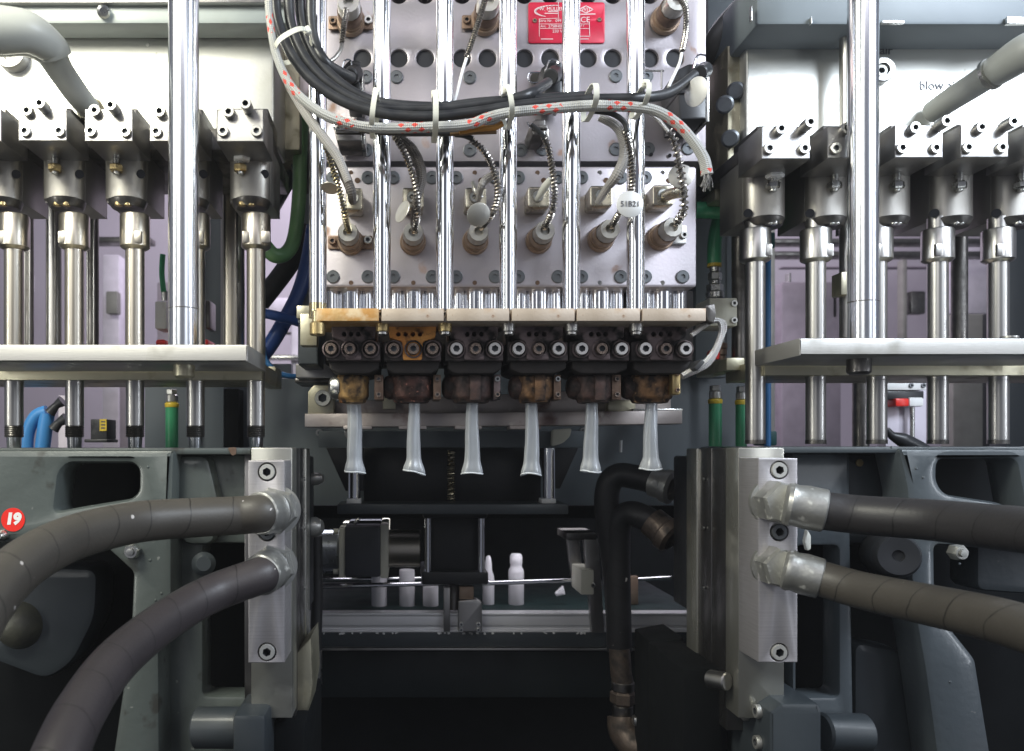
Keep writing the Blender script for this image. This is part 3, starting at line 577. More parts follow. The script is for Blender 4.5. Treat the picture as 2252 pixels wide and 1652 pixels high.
cable('amber_wire', [(1010, 290), (1048, 284), (1086, 281), (1105, 272)], 6.5, brown_wire, 'amber wire sleeve showing under the white braid', d=.626)
cable('amber_wire', [(990, 296), (1040, 293), (1092, 291)], 4, mat('dark brown wire', (.12, .07, .03), None, 0, .4), 'dark brown wire beside the amber sleeve', d=.628)
def tie(x, y0, y1, tilt, label, d=.628, depth=.022, wpx=11, head=True):
    """nylon strap: a flat ribbon closed round the loom"""
    t = T('cable_tie', label, 'cable tie', P(x, y1, d), 'nylon cable ties on the loom')
    cz = P(x, (y0+y1)/2, d); rz = S(abs(y1-y0)/2+1.5, d); ry = depth; wd = S(wpx/2, d); th = .0007
    bm = bmesh.new(); n = 40; R = Matrix.Rotation(math.radians(tilt), 4, 'Y'); rr = []
    for i in range(n):
        a = i*2*math.pi/n; cc, ss = math.cos(a), math.sin(a)
        sg = lambda v: math.copysign(abs(v)**.75, v)
        row = [bm.verts.new(cz+R @ Vector((sx*wd, sg(ss)*(ry+e), sg(cc)*(rz+e)))) for sx, e in ((-1, 0), (-1, th), (1, th), (1, 0))]
        rr.append(row)
    for i in range(n):
        a, b = rr[i], rr[(i+1) % n]
        for k in range(4): bm.faces.new((a[k], a[(k+1) % 4], b[(k+1) % 4], b[k]))
    o = MB(); o.bm.free(); o.bm = bm; o.build('strap', nylon, t)
    if head:
        p = cz+R @ Vector((0, -ry*.55, rz*.93)); MB().wbox(p, (wd*2.9, .005, S(17, d)), .0012, R.to_3x3()).build('head', nylon, t)
tie(645, 62, 142, 62, 'long cable tie slanting round the loom near the top left', depth=.020)
tie(824, 216, 292, 8, 'cable tie on the loom in front of the second chrome rod')
tie(956, 222, 302, 0, 'cable tie on the loom just left of the third chrome rod', wpx=12)
tie(1115, 210, 272, -10, 'cable tie on the loom in front of the fourth chrome rod')
tie(1297, 202, 252, -2, 'cable tie without visible head, right of the fifth rod', head=False, wpx=12)
tie(1408, 200, 246, 4, 'cable tie on the loom at the sixth chrome rod, near its right end')
# ---------------------------------------------------------------- plugs with wire bails on the upper plate
plug_m = mat('black plug plastic', (.020, .021, .024), (.03, .031, .034), 0, .38)
def plug(x0, y0, x1, y1, label, bail, d=.69, extra=None, m=plug_m):
    t = T('cable_plug', label, 'plug', P((x0+x1)/2, y1, d), 'cable plugs on the upper manifold plate'); cx = (x0+x1)/2
    MB().prism(rpoly([(x0, y0+14), (cx-6, y0), (x1, y0), (x1, y1), (x0+8, y1)], 4), d, .735, (), .0015).build('housing', m, t)
    MB().box(x0+4, (y0+y1)/2-6, x1+4, (y0+y1)/2+4, d-.002, .73).build('seam_band', m, t)
    MB().box(x1-1, y0+20, x1+7, y1+6, d+.004, .736).build('side_plate', zinc, t)
    MB().tube([P(x, y, d-.003) for x, y in bail], S(2.1, d), 8, 3).build('wire_bail', chrome, t)
    if extra: MB().cyl(P(extra[0], extra[1], d-.012), P(extra[0]+10, extra[1]-6, d+.004), S(extra[2], d), S(extra[2]*1.15, d), ch=.001).build('cable_boot', m, t)
plug(754, 132, 792, 212, 'black cable plug with wire bail at the upper left, under the coiled lead', [(752, 158), (757, 134), (772, 134), (771, 158)], extra=(770, 168, 17))
plug(1190, 136, 1236, 206, 'dark plug with bright wire bail between the fourth and fifth rods', [(1199, 160), (1208, 133), (1224, 133), (1226, 140)], extra=(1210, 170, 17))
plug(1488, 140, 1553, 262, 'large black plug with bails at the right edge of the plate', [(1524, 152), (1534, 122), (1552, 122)], extra=(1540, 160, 15))
plug(734, 266, 796, 312, 'dark metal plug below the white braid, between the first two rods', [(736, 268), (736, 284), (758, 284)], m=dark_steel, d=.70)
plug(1165, 262, 1200, 298, 'small dark plug half hidden below the loom, near the fourth rod', [(1160, 268), (1166, 280), (1180, 283)], m=dark_steel, d=.70)
t = T('corner_clip', 'bent wire bracket beside the large black plug', 'clip', P(1430, 200, .70)); MB().tube([P(1455, 156, .70), P(1455, 195, .70)], S(2, .7), 6, 2).tube([P(1410, 156, .70), P(1460, 156, .70)], S(2, .7), 6, 2).build('wire', zinc, t)
t = T('wire_bracket', 'small bent wire loop left of the middle plug', 'clip', P(1170, 182, .70)); MB().tube([P(1198, 160, .70), P(1166, 160, .70), P(1161, 172, .70), P(1168, 182, .70), P(1184, 182, .70)], S(2, .7), 6, 4).build('wire', chrome, t); MB().cyl(P(1178, 172, .72), P(1178, 172, .738), S(12, .72)).build('stud', dark_steel, t)
# ---------------------------------------------------------------- red name plate
t = T('name_plate', 'red maker plate with white logo, diamond emblem and type lines at the top', 'name plate', P(1246, 95, .7385))
D = .7385
MB().prism(rpoly(rect(1162, 5, 1330, 95), 6), D, .7398, [circ(1176, 46, 3), circ(1318, 44, 3)], .0003).build('plate_sheet', red_plate, t)
def lines(segs, wpx, name, m=white_print):
    o = MB()
    for a, b in zip(segs, segs[1:]):
        p, q = P(*a, D-.0002), P(*b, D-.0002); L = (q-p).length; mid = (p+q)/2; ang = math.atan2((q-p).z, (q-p).x)
        o.wbox(mid, (L+S(wpx, D)*.5, .0003, S(wpx, D)), 0, Matrix.Rotation(-ang, 3, 'Y'))
    return o.build(name, m, t)
arc = [(1217-44*math.cos(a)*1.0+4, 25-13*math.sin(a)) for a in [math.radians(v) for v in range(-60, 110, 10)]]
o = MB()
for (x, y), (x2, y2), wv in zip(arc, arc[1:], [1.2, 2, 2.8, 3.6, 4.2, 4.5, 4.5, 4.2, 3.8, 3.2, 2.8, 2.4, 2.1, 1.9, 1.7, 1.4, 1.2]):
    p, q = P(x, y, D-.0002), P(x2, y2, D-.0002); o.wbox((p+q)/2, ((q-p).length*1.25, .0003, S(wv, D)), 0, Matrix.Rotation(-math.atan2((q-p).z, (q-p).x), 3, 'Y'))
o.build('logo_arc', white_print, t)
for seg in ([(1206, 25), (1228, 25)], [(1198, 29.5), (1228, 29.5)], [(1190, 86), (1216, 86)], [(1272, 86), (1294, 86)]): lines(seg, 1.6, 'small_print')
dm = [(1273, 21), (1289, 13), (1304, 21), (1289, 29), (1273, 21)]
lines(dm, 1.7, 'diamond_emblem'); lines([(1268, 32), (1309, 31)], 2, 'rule_line'); lines([(1228, 5), (1228, 38)], 1, 'divider_line')
lines([(1268, 5), (1268, 36)], 1.2, 'divider_line')
lines([(1186, 80), (1186, 42), (1230, 40)], 1, 'frame_line'); lines([(1296, 50), (1297, 80), (1262, 80)], 1.2, 'frame_line')
for y in (53, 63): lines([(1188, y), (1296, y)], .9, 'table_line')
for body, x, y, h, al in (('W. MÜLLER', 1213, 20, 8.5, 'CENTER'), ('WJT', 1289, 21, 9, 'CENTER'), ('CE', 1287, 44, 14, 'CENTER'), ('I', 1271, 44, 13, 'CENTER'), ('Serie Nr.', 1200, 46, 6.5, 'CENTER'), ('099', 1228, 46, 7, 'CENTER'),
                        ('Art.', 1195, 58, 6.5, 'CENTER'), ('27S8H08', 1222, 58, 7, 'CENTER'), ('04.17', 1276, 56, 7, 'CENTER'), ('230 V', 1226, 69, 7.5, 'CENTER'), ('W', 1272, 69, 7, 'CENTER')):
    MB().text(body, P(x, y, D-.0002), S(h*1.25, D), .0001).build('print', white_print, t)
for x, y in ((1176, 46), (1318, 44)): screw(t, P(x, y, D-.0001), S(4.5, D), .001, rust)
# silver braided leads at the right end of the die head
for k, dx in enumerate((0, 6, 12)):
    cable('silver_sleeve', [(1520+dx, 738-dx), (1556+dx*.6, 712-dx*.4), (1576+dx, 704+dx*.3), (1586+dx*.6, 716+dx*.6), (1583+dx*.3, 742), (1568+dx*.4, 775+dx*.3), (1545+dx*.5, 800+dx*.5), (1500, 826+dx*.3)], 5.5, braid_m, ['innermost', 'middle', 'outermost'][k]+' strand of the silver braided leads looping to the right end die', 'cable', 'silver braided leads', d=.66+.003*k)
tag(MB().wbox(P(1527, 806, .661), (S(11, .66), .024, S(26, .66)), .001, Matrix.Rotation(math.radians(40), 3, 'Y')).build('black_clip', plug_m), 'black clip round the silver leads beside the right end die', 'clip')
tag(MB().prism(rpoly([(1552, 672), (1572, 668), (1576, 690), (1570, 712), (1556, 706)], 4), .65, .668, (), .001).build('cable_clamp', dark_steel), 'grey clamp holding the silver leads at the end of the tan plates', 'clamp')

tag(MB().prism([(1556, -80), (1720, -80), (1720, 60), (1640, 120), (1640, 200), (1556, 200)], .88, .90, (), .002).build('slate_plate', paint_dark), 'slate plate behind the diagonal tube in the upper right corner', 'plate')
# ---------------------------------------------------------------- blow stations (left and right)
def station(side, rods, holders, plate, lower, colx, blocks, labels):
    L = side == 'left'
    # stripper plate pair carried on the blow pins
    t = T('stripper_plate', 'thick milled alloy stripper plate at the %s with bright lower edge' % side, 'metal plate', P((plate[0]+plate[1])/2, 796, .72), 'stripper plates')
    y0, y1 = (758, 796) if L else (744, 782)
    MB().prism(rpoly([(plate[0], y0), (plate[1], y0), (plate[1], y1), (plate[0], y1)], .5, 2), .62, .70, (), .0012).build('plate_body', plate_alu, t)
    bx = 405 if L else 1889
    MB().cyl(P(bx, (796 if L else 782), .648), P(bx, (833 if L else 824), .648), S(23 if L else 25, .648), ch=.002, n=36).build('bolt_head', alu_oil if L else dark_steel, t)
    if not L: MB().cyl(P(2220, 744, .65), P(2220, 740, .65), S(18, .65)).build('disc', zinc, t)
    t = T('lower_plate', 'thinner oily alloy plate under the %s stripper plate, set further back' % side, 'metal plate', P((lower[0]+lower[1])/2, 836, .74), 'lower guide plates')
    yy0, yy1 = (799, 836) if L else (790, 826)
    MB().prism(rect(lower[0], yy0, lower[1], yy1), .708, .795, (), .0012).build('plate_body', alu_oil, t)
    for x in ((355, 505) if L else (2215, 1880)): MB().cyl(P(x, yy1-1, .73), P(x, yy1+3, .73), S(10, .73), ch=.0006).build('stop_button', zinc, t)
    if L: MB().box(575, 806, 606, 850, .79, .83, .001).build('end_block', alu_oil, t)
    else: MB().box(1598, 787, 1638, 815, .76, .84, .001).build('end_block', alu_oil, t)
    # guide columns
    t = T('guide_column', 'broad polished guide column in front of the %s blow pins' % side, 'column', P(colx, y0, .648), 'guide columns')
    r = 33 if L else 31
    MB().cyl(P(colx, y0+4, .648), P(colx, -200, .648), S(r, .648), n=64).build('column_shaft', column_chrome, t)
    yr = 681 if L else 666
    MB().lathe(P(colx, yr, .648), (0, 0, 1), [(S(r, .648), -.0002), (S(r+.5, .648), 0), (S(r+.5, .648), S(1.6, .7)), (S(r, .648), S(1.8, .7))], 64).build('groove_ring', dark_steel, t)
    if not L:
        t = T('guide_column', 'slimmer dull column close behind the right guide column', 'column', P(1858, 744, .76)); MB().cyl(P(1862, 744, .745), P(1862, -100, .745), S(15, .745), n=40).build('column_shaft', steel, t); MB().box(1850, 598, 1868, 648, .728, .745, .001).build('key_block', alu_oil, t)
    for k, x in enumerate(rods):
        nm = labels[k]
        hx = holders[k]
        # pin: tube, nut, tip
        t = T('blow_pin', 'steel blow pin of the %s station, %s' % (side, nm), 'blow pin', P(x, 985, .72), 'blow pins')
        ye = 985 if L else 972
        MB().cyl(P(x, 838, .72), P(x, 480, .72), S(20.5, .72), n=40).build('pin_shaft', warm_steel if L else steel, t)
        if L:
            MB().cyl(P(x, 936, .72), P(x, 838, .72), S(19.5, .72), n=36).build('lower_shaft', steel, t)
            MB().lathe(P(x, 962, .72), (0, 0, 1), [(S(17, .72), 0), (S(20, .72), S(1, .72))]+[(S(20 if q % 2 else 18.6, .72), S(2+q*2.2, .72)) for q in range(11)]+[(S(19, .72), S(27, .72))], 36).build('knurled_ring', dark_steel, t)
            MB().lathe(P(x, 990, .72), (0, 0, 1), [(0, 0), (S(13, .72), 0), (S(14.5, .72), S(2, .72)), (S(15.5, .72), S(26, .72)), (S(17, .72), S(30, .72))], 32).build('pin_tip', chrome, t)
        else:
            MB().lathe(P(x, 974, .72), (0, 0, 1), [(0, 0), (S(18.5, .72), 0), (S(20.5, .72), S(4, .72)), (S(20.5, .72), S(10, .72)), (S(20.5, .72), S(138, .72))], 40).build('lower_shaft', steel, t)
            MB().cyl(P(x, 976.5, .72), P(x, 968, .72), S(21.2, .72), n=40).build('dark_tip', dark_steel, t)
        ynt, ynb = (474, 546) if L else (496, 574)
        if not L: ynt, ynb = 506, 574
        un = MB().lathe(P(x, ynb, .72), (0, 0, 1), [(S(21, .72), -S(5, .72)), (S(29, .72), -S(1, .72)), (S(32, .72), S(2, .72)), (S(32, .72), S(ynb-ynt-3, .72)), (S(30, .72), S(ynb-ynt, .72)), (0, S(ynb-ynt, .72))], 40).build('union_nut', warm_steel if L else steel, t)
        sgn = 1 if L else -1
        for dx in ((-14, 26) if (L and k == 4) else (14*sgn*(-1 if k < 2 else 1),)): MB().wbox(P(x+dx, ynb-17, .72)+Vector((0, -.0109, 0)), (S(20, .72), .0035, S(26, .72)), .0008).build('wrench_flat', warm_steel if L else steel, un)
        # holder block above
        yt, yb = (322, 446) if L else (352, 487)
        t = T('pin_holder', 'dark holder block above the %s station blow pin, %s' % (side, nm), 'holder block', P(hx, yb, .72), 'pin holder blocks')
        hw = 45
        b = MB(); b.prism(rect(hx-hw, yt, hx+hw, yb), .722, .775, (), .001)
        b.build('block', hold_m, t)
        # round front: a half drum standing proud of the block
        dd = .7221
        o = MB(); bm = o.bm; n = 22; rows = []
        for y in (yt+2, yb-2, ):
            q = P(hx, y, dd); rows.append([bm.verts.new((q.x-S(hw-1, dd)*math.cos(a*math.pi/n), dd-.014*math.sin(a*math.pi/n)**.8, q.z)) for a in range(n+1)])
        for a in range(n): bm.faces.new((rows[0][a], rows[0][a+1], rows[1][a+1], rows[1][a]))
        bm.faces.new(rows[1]); bm.faces.new(rows[0][::-1]); o.build('round_front', hold_m2, t)
        MB().cyl(P(hx+(31 if L else -33), (383 if L else 469), .7115), P(hx+(31 if L else -33), (383 if L else 469), .722), S(9.5, .70), n=20).build('cross_bore', hole_black, t)
        MB().cyl(P(hx+3, yb+14, .72), P(hx+3, yb-4, .72), S(36, .72), S(41, .72), 32, .001).build('neck_ring', dark_steel, t)
        for dx in ((-18, 2) if L else (14, 24)): MB().cyl(P(hx+dx, yb+8, .709), P(hx+dx, yb-2, .709), S(9, .70), n=12, ch=.0008).build('set_bolt', brass if L else zinc, t)
        if L: nx, ny = hx-23, 360
        else: nx, ny = hx+22, 398
        ty = nx, ny-18, ny+12
        MB().cyl(P(nx, ny+24, .7045), P(nx, ny-30, .7045), S(7, .7045), n=12, ch=.0006).build('bleed_screw', zinc, t)
        MB().cyl(P(nx, ny+18, .7045), P(nx, ny+2, .7045), S(15, .7045), n=6, ch=.0012).build('hex_nut', brass if L else zinc, t)
        if (L and k == 4) or (not L and k == 0): MB().cyl(P(nx+4, ny-6, .7035), P(nx+4, ny-26, .7035), S(20, .7045), n=6, ch=.0012).build('hex_nut', white, t)
    # clamp blocks on the ledge
    for k, (x0, y0b, x1, y1b, lab, ss) in enumerate(blocks):
        t = T('clamp_block', lab, 'clamp block', P((x0+x1)/2, y1b, .72), 'clamp blocks with four cap screws')
        MB().prism(rpoly(rect(x0, y0b, x1, y1b), .8, 2), .665, .712, (), .0008).build('block', alu, t)
        MB().box(x0+(16 if L else -10), y0b-2, x1+(10 if L else -16), y1b-2, .7125, .7645, .0015).build('rear_step', dark_steel, t)
        for (x, y, long) in ss:
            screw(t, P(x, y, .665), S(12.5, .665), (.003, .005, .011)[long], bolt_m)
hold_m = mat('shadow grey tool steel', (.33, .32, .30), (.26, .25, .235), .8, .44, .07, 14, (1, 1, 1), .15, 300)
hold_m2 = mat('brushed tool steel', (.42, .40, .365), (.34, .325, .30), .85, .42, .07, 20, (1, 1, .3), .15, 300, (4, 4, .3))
bolt_m = mat('bright socket screw', (.60, .59, .56), (.46, .45, .43), 1, .30, .08, 120)
LB = 'on the left ledge'; RB = 'on the right ledge'
station('left', [31, 164, 297, 430, 563], [5, 144, 279, 416, 551], (-140, 545), (-140, 576), 404,
        [(-110, 240, 3, 311, 'clamp block cut off by the left picture edge '+LB, []),
         (40, 239, 147, 310, 'clamp block second from the left end '+LB+' with one long screw', [(57, 290, 0), (132, 290, 0), (64, 247, 1), (99, 238, 2)]),
         (186, 240, 292, 311, 'clamp block below the lower end of the grey hose '+LB, [(201, 290, 0), (277, 291, 0), (212, 247, 1), (253, 242, 2)]),
         (329, 241, 436, 311, 'clamp block half hidden by the guide column '+LB, [(345, 291, 0), (420, 291, 0), (354, 249, 1), (395, 242, 2)]),
         (476, 240, 580, 312, 'clamp block at the right end '+LB+', next to the cable loom', [(491, 290, 0), (565, 290, 0), (505, 250, 1), (545, 239, 2)])],
        ['at the left picture edge', 'second from the left', 'third from the left', 'behind the guide column', 'at the right end'])
station('right', [1661, 1794, 1928, 2062, 2195], [1678, 1814, 1951, 2088, 2224], (1758, 2420), (1682, 2420), 1898,
        [(1675, 278, 1782, 350, 'clamp block at the left end '+RB+' near the dark diagonal tube', [(1690, 328, 0), (1767, 328, 0), (1713, 287, 1), (1769, 279, 2)]),
         (1820, 277, 1928, 349, 'clamp block partly behind the guide column '+RB, [(1835, 328, 0), (1912, 328, 0), (1856, 286, 1), (1908, 279, 2)]),
         (1968, 276, 2074, 347, 'clamp block below the end of the grey hose '+RB, [(1981, 327, 0), (2055, 327, 0), (2006, 285, 1), (2064, 277, 2)]),
         (2113, 275, 2218, 346, 'clamp block second from the right end '+RB, [(2126, 326, 0), (2200, 326, 0), (2151, 284, 1), (2209, 278, 2)]),
         (2258, 275, 2364, 346, 'clamp block cut off by the right picture edge '+RB, [])],
        ['at its left end', 'second from its left end', 'behind the guide column', 'second from the right edge', 'at the right picture edge'])
# housings behind
t = T('housing', 'glaring pale machine housing plate behind the left blow station', 'machine housing', P(240, 310, .80))
MB().prism(rpoly([(-160, -60), (602, -60), (602, 300), (-160, 300)], 3), .765, .84, (), .002).build('face_plate', face_plate, t)
MB().box(-160, 281, 590, 330, .712, .84, .002).build('ledge', dark_steel, t)
MB().box(-160, 331, 580, 345, .772, .84, .002).build('underside', hold_m, t)
MB().box(-160, -70, 640, 52, .735, .7648, .004).build('top_beam', beam_paint, t)
MB().box(-160, -60, 640, 6, .728, .7348, .001).build('lip', alu, t)
MB().cyl(P(228, 26, .736), P(228, 26, .727), S(14, .73), ch=.002).build('plug_button', zinc, t)
for x, y in ((267, 80), (325, 98), (391, 100), (784-0, 107)): 
    if x < 600: MB().lathe(P(x, y, .7649), (0, -1, 0), [(S(5, .765), 0), (S(4, .765), .0004), (0, .0006)], 12).build('drip', face_plate, t)
t = T('flange_bolt', 'big socket bolt with broad washer on the left housing plate', 'bolt', P(33, 160, .765)); MB().lathe(P(33, 128, .765), (0, -1, 0), [(S(34, .765), 0), (S(34, .765), .010), (S(32, .765), .012), (S(17, .765), .012), (S(15, .765), .006), (0, .005)], 40).build('washer', alu, t)
screw(t, P(33, 126, .760), S(16, .76), .007, fitting_m)
t = T('grey_hose', 'grey plastic hose elbow running down to the left housing', 'hose', P(200, 250, .70))
MB().tube([P(-60, 78, .66), P(0, 78, .665), P(60, 84, .675), P(105, 112, .69), P(135, 158, .705), P(168, 205, .72), P(200, 245, .74), P(222, 276, .757)], [S(q, .69) for q in (44, 42, 38, 33, 29, 28, 26, 26)], 28).build('hose_tube', grey_hose, t)
MB().tube([P(-60, 64, .65), P(0, 66, .655), P(62, 72, .665), P(112, 104, .682), P(124, 124, .688)], [S(q, .68) for q in (52, 48, 43, 35, 33)], 28).build('socket', grey_hose, t)
MB().tube([P(196, 238, .737), P(206, 254, .745)], S(29, .74), 28).build('clip_ring', alu_oil, t)
t = T('housing', 'glaring pale machine housing plate lettered blow air behind the right blow station', 'machine housing', P(1940, 345, .80))
MB().prism(rpoly([(1641, 56), (2420, 56), (2420, 312), (1641, 312)], 3), .765, .86, (), .002).build('face_plate', face_plate, t)
MB().box(1641, 313, 2420, 345, .712, .862, .002).build('ledge', dark_steel, t)
MB().box(1650, 346, 2420, 358, .772, .862, .002).build('underside', hold_m, t)
MB().box(1664, -70, 2420, 54, .72, .86, .003).build('top_beam', panel_paint, t)
MB().box(1640, 30, 2420, 62, .745, .7649, .002).build('beam_edge', panel_paint, t)
for x0, y0, x1, y1 in ((1940, 44, 1990, 51), (1652, 12, 1655, 46), (1784, 36, 1786, 52), (2215, 36, 2260, 52)): MB().box(x0, y0, x1, y1, .716, .7199, .0005).build('trim', zinc, t)
for body, x, y in (('air', 1949, 111), ('blow air', 2066, 189)): MB().text(body, P(x, y, .7647), S(27, .765), .00025, bold=.00012).build('lettering', ink, t)
MB().prism([(1600, 100), (1640, 90), (1640, 330), (1600, 400)], .78, .90, (), .002).build('side_cheek', alu_oil, t)
for x, y in ((1618, 200), (1594, 230), (1606, 305)): MB().cyl(P(x, y, .772), P(x, y, .79), S(19, .78), ch=.002).build('cheek_bore', plug_grey, t)
t = T('flange_bolt', 'socket bolt with broad washer half hidden by the right guide column', 'bolt', P(1935, 190, .765)); MB().lathe(P(1933, 160, .765), (0, -1, 0), [(S(27, .765), 0), (S(27, .765), .007), (S(25, .765), .008), (S(14, .765), .008), (S(12, .765), .004), (0, .003)], 40).build('washer', alu, t)
screw(t, P(1933, 160, .761), S(13, .76), .005, fitting_m)
t = T('grey_hose', 'grey plastic hose running in from the right edge to the lettered housing', 'hose', P(2060, 250, .70))
MB().tube([P(2330, 110, .66), P(2260, 118, .67), P(2205, 146, .69), P(2150, 182, .71), P(2090, 220, .735), P(2052, 246, .757)], [S(q, .70) for q in (34, 33, 30, 28, 27, 26)], 28).build('hose_tube', grey_hose, t)
MB().tube([P(2330, 104, .65), P(2262, 112, .66), P(2200, 150, .685), P(2178, 164, .7035)], [S(q, .68) for q in (42, 39, 34, 33)], 28).build('socket', grey_hose, t)
MB().tube([P(2182, 161, .69), P(2174, 166, .693)], S(35, .69), 28).build('clip_ring', zinc, t)
t = tag(MB().tube([P(1720, -60, .80), P(1640, 15, .80), P(1585, 78, .81), P(1560, 128, .83)], S(28, .8), 24).build('dark_tube', mat('dark grey tube', (.10, .10, .095), None, 0, .45)), 'dark diagonal tube in the upper corner right of the manifold plate', 'tube')
tag(MB().prism([(1572, 406), (1668, 318), (1690, 330), (1690, 352), (1600, 440), (1572, 440)], .80, .84, (), .003).build('sloping_bar', alu_oil), 'oily bar sloping down left of the right holder blocks', 'bar')
tag(MB().tube([P(1540, 455, .90), P(1590, 380, .88), P(1660, 330, .86)], S(13, .88), 16).build('dark_hose', hose_k), 'dark hose sloping behind the right end of the manifold', 'hose')
# dark round posts between the blow pins, behind
for x, r, m_, l in ((119, 17, steel, 'bright rear post between the first two left blow pins'), (204, 13, dark_steel, 'dark threaded rear post between the second and third left blow pins'), (64, 10, dark_steel, 'slim dark rear post near the left picture edge'), (512, 26, warm_steel, 'fluted rear post left of the last left blow pin')):
    t = T('rear_post', l, 'post', P(x, 760, .86), 'rear posts of the left station'); o = MB().cyl(P(x, 800, .86), P(x, 380, .86), S(r, .86), n=28)
    o.build('post_shaft', m_, t)
    for dx in (-r*.5, r*.55): MB().wbox(P(x+dx, 590, .86)+Vector((0, -S(r*.86, .86), 0)), (S(4, .86), .002, S(420, .86)), .0006).build('flute', dark_steel if m_ is not dark_steel else steel, t)
for x, r, l in ((1745-0, 0, ''), (2110, 16, 'dark rear post beside the second pin from the right edge'), (1627, 17, 'dark rear post left of the first right blow pin')):
    if r: t = T('rear_post', l, 'post', P(x, 800, .84), 'rear posts of the right station'); MB().cyl(P(x, 800, .84), P(x, 470, .84), S(r, .84), n=28).build('post_shaft', dark_steel, t)
tag(MB().box(450, 480, 492, 985, 1.0, 1.02).build('partition', panel_paint), 'grey upright panel behind the left guide column', 'panel')
tag(MB().box(318, 800, 640, 1000, 1.04, 1.06).build('partition', panel_paint), 'low grey panel behind the last two left pins and green coupling', 'panel')
tag(MB().box(493, 855, 525, 1000, 1.0, 1.03).build('dark_slot_bar', void), 'black upright slot bar behind the last left blow pin', 'bar')
# ---------------------------------------------------------------- hoses and fittings between head and stations
def coupling(x, y0, y1, d, label, r=14, ferr=True, seg=()):
    """straight hose coupling: zinc nuts above a green hose with yellow ferrule"""
    t = T('hose_coupling', label, 'hose coupling', P(x, y1, d), 'green hoses with yellow ferrules'); f = (y0+30)
    MB().cyl(P(x, y1, d), P(x, f+9, d), S(r*.98, d), n=24).build('hose_tube', green, t)
    MB().lathe(P(x, f+10, d), (0, 0, 1), [(0, 0), (S(r*1.05, d), 0), (S(r*1.1, d), S(3, d)), (S(r*1.1, d), S(8, d)), (S(r, d), S(10, d)), (0, S(10, d))], 24).build('ferrule', yellow, t)
    MB().cyl(P(x, f, d), P(x, y0+12, d), S(r*.95, d), n=24, ch=.001).build('sleeve', zinc, t)
    MB().cyl(P(x, y0+13, d), P(x, y0, d), S(r*.85, d), n=6, ch=.001).build('hex_nut', zinc, t); return t
coupling(378, 856, 990, .86, 'green hose with yellow ferrule behind the left pins')
coupling(1573, 848, 990, .86, 'green hose with yellow ferrule, left of the pair at the right station')
coupling(1630, 850, 990, .86, 'green hose with yellow ferrule, right of the pair at the right station', r=12)
t = T('hose_coupling', 'upright green hose with yellow ring and stacked zinc fittings above the cream valve', 'hose coupling', P(1572, 655, .86))
MB().tube([P(1592, 440, .85), P(1582, 480, .855), P(1572, 530, .86), P(1571, 582, .86)], S(15, .86), 20).build('hose_tube', green, t)
MB().cyl(P(1571, 587, .86), P(1571, 580, .86), S(15, .86), n=24).build('ferrule', yellow, t)
for y0, y1, r, n in ((587, 600, 11, 20), (600, 617, 15, 6), (617, 626, 12, 20), (626, 642, 18, 6), (642, 657, 19, 24)): MB().cyl(P(1572, y1, .86), P(1572, y0, .86), S(r, .86), n=n, ch=.001).build('fitting_ring', zinc, t)
tag(MB().tube([P(1530, 427, .84), P(1570, 428, .84), P(1660, 432, .86)], S(15, .85), 20).build('green_hose', green), 'upper of two level green hoses right of the manifold', 'hose')
tag(MB().tube([P(1528, 462, .83), P(1570, 463, .83), P(1660, 466, .85)], S(18, .84), 20).build('green_hose', green), 'lower thicker level green hose right of the manifold', 'hose')
t = T('valve_block', 'cream coloured valve block with two screws right of the tan plates', 'valve', P(1591, 717, .84)); MB().prism(rpoly(rect(1560, 655, 1622, 717), 3), .82, .86, (), .0015).build('body', cream, t)
for y in (668, 705): screw(t, P(1613, y, .82), S(7, .82), .003, zinc)
t = T('pipe_fitting', 'small stepped zinc and copper fittings under the cream valve', 'fitting', P(1588, 800, .86))
for y0, y1, r, m_ in ((735, 755, 8, zinc), (755, 768, 13, gland_m), (768, 782, 12, gland_m), (782, 800, 10, gland_m)): MB().cyl(P(1586, y1, .86), P(1586, y0, .86), S(r, .86), n=18, ch=.001).build('fitting_ring', m_, t)
t = T('pipe_stub', 'slim zinc pipe stub right of the copper coloured fittings', 'pipe', P(1627, 790, .86)); MB().cyl(P(1627, 800, .86), P(1627, 735, .86), S(7, .86), n=18).build('tube', zinc, t); MB().cyl(P(1627, 748, .86), P(1627, 735, .86), S(9, .86), n=6).build('nut', zinc, t)
t = T('tap_lever', 'bright red tap lever beside the silver braided leads', 'tap lever', P(1572, 795, .84)); MB().prism(rpoly([(1562, 772), (1574, 765), (1584, 776), (1582, 790), (1572, 790), (1570, 800), (1560, 800)], 3), .84, .85, (), .001).build('lever', red, t); screw(t, P(1570, 777, .84), S(5, .84), .004, zinc)
# left side: loose hoses beside the head
tag(MB().tube([P(664, 250, .86), P(660, 340, .86), P(658, 430, .86), P(648, 520, .85), P(630, 556, .84), P(604, 562, .83), P(582, 540, .83)], S(16, .85), 24).build('green_hose', green_p), 'faded green hose hanging in a loop left of the chrome rods', 'hose')
tag(MB().tube([P(690, 500, .90), P(676, 580, .89), P(655, 650, .88), P(618, 720, .87), P(588, 768, .87), P(560, 800, .87)], S(17, .88), 22).build('blue_hose', blue), 'thick dark blue hose sloping down left of the die head', 'hose')
tag(MB().tube([P(560, 684, .84), P(600, 693, .84), P(640, 703, .85), P(670, 712, .86)], S(11, .85), 18).build('blue_hose', blue), 'thinner blue hose crossing the thick one', 'hose')
tag(MB().tube([P(578, 762, .86), P(584, 790, .86), P(604, 815, .86), P(630, 826, .86), P(660, 829, .87)], S(6, .86), 14).build('air_line', blue_l), 'thin bright blue air line curving under the blue hoses', 'hose')
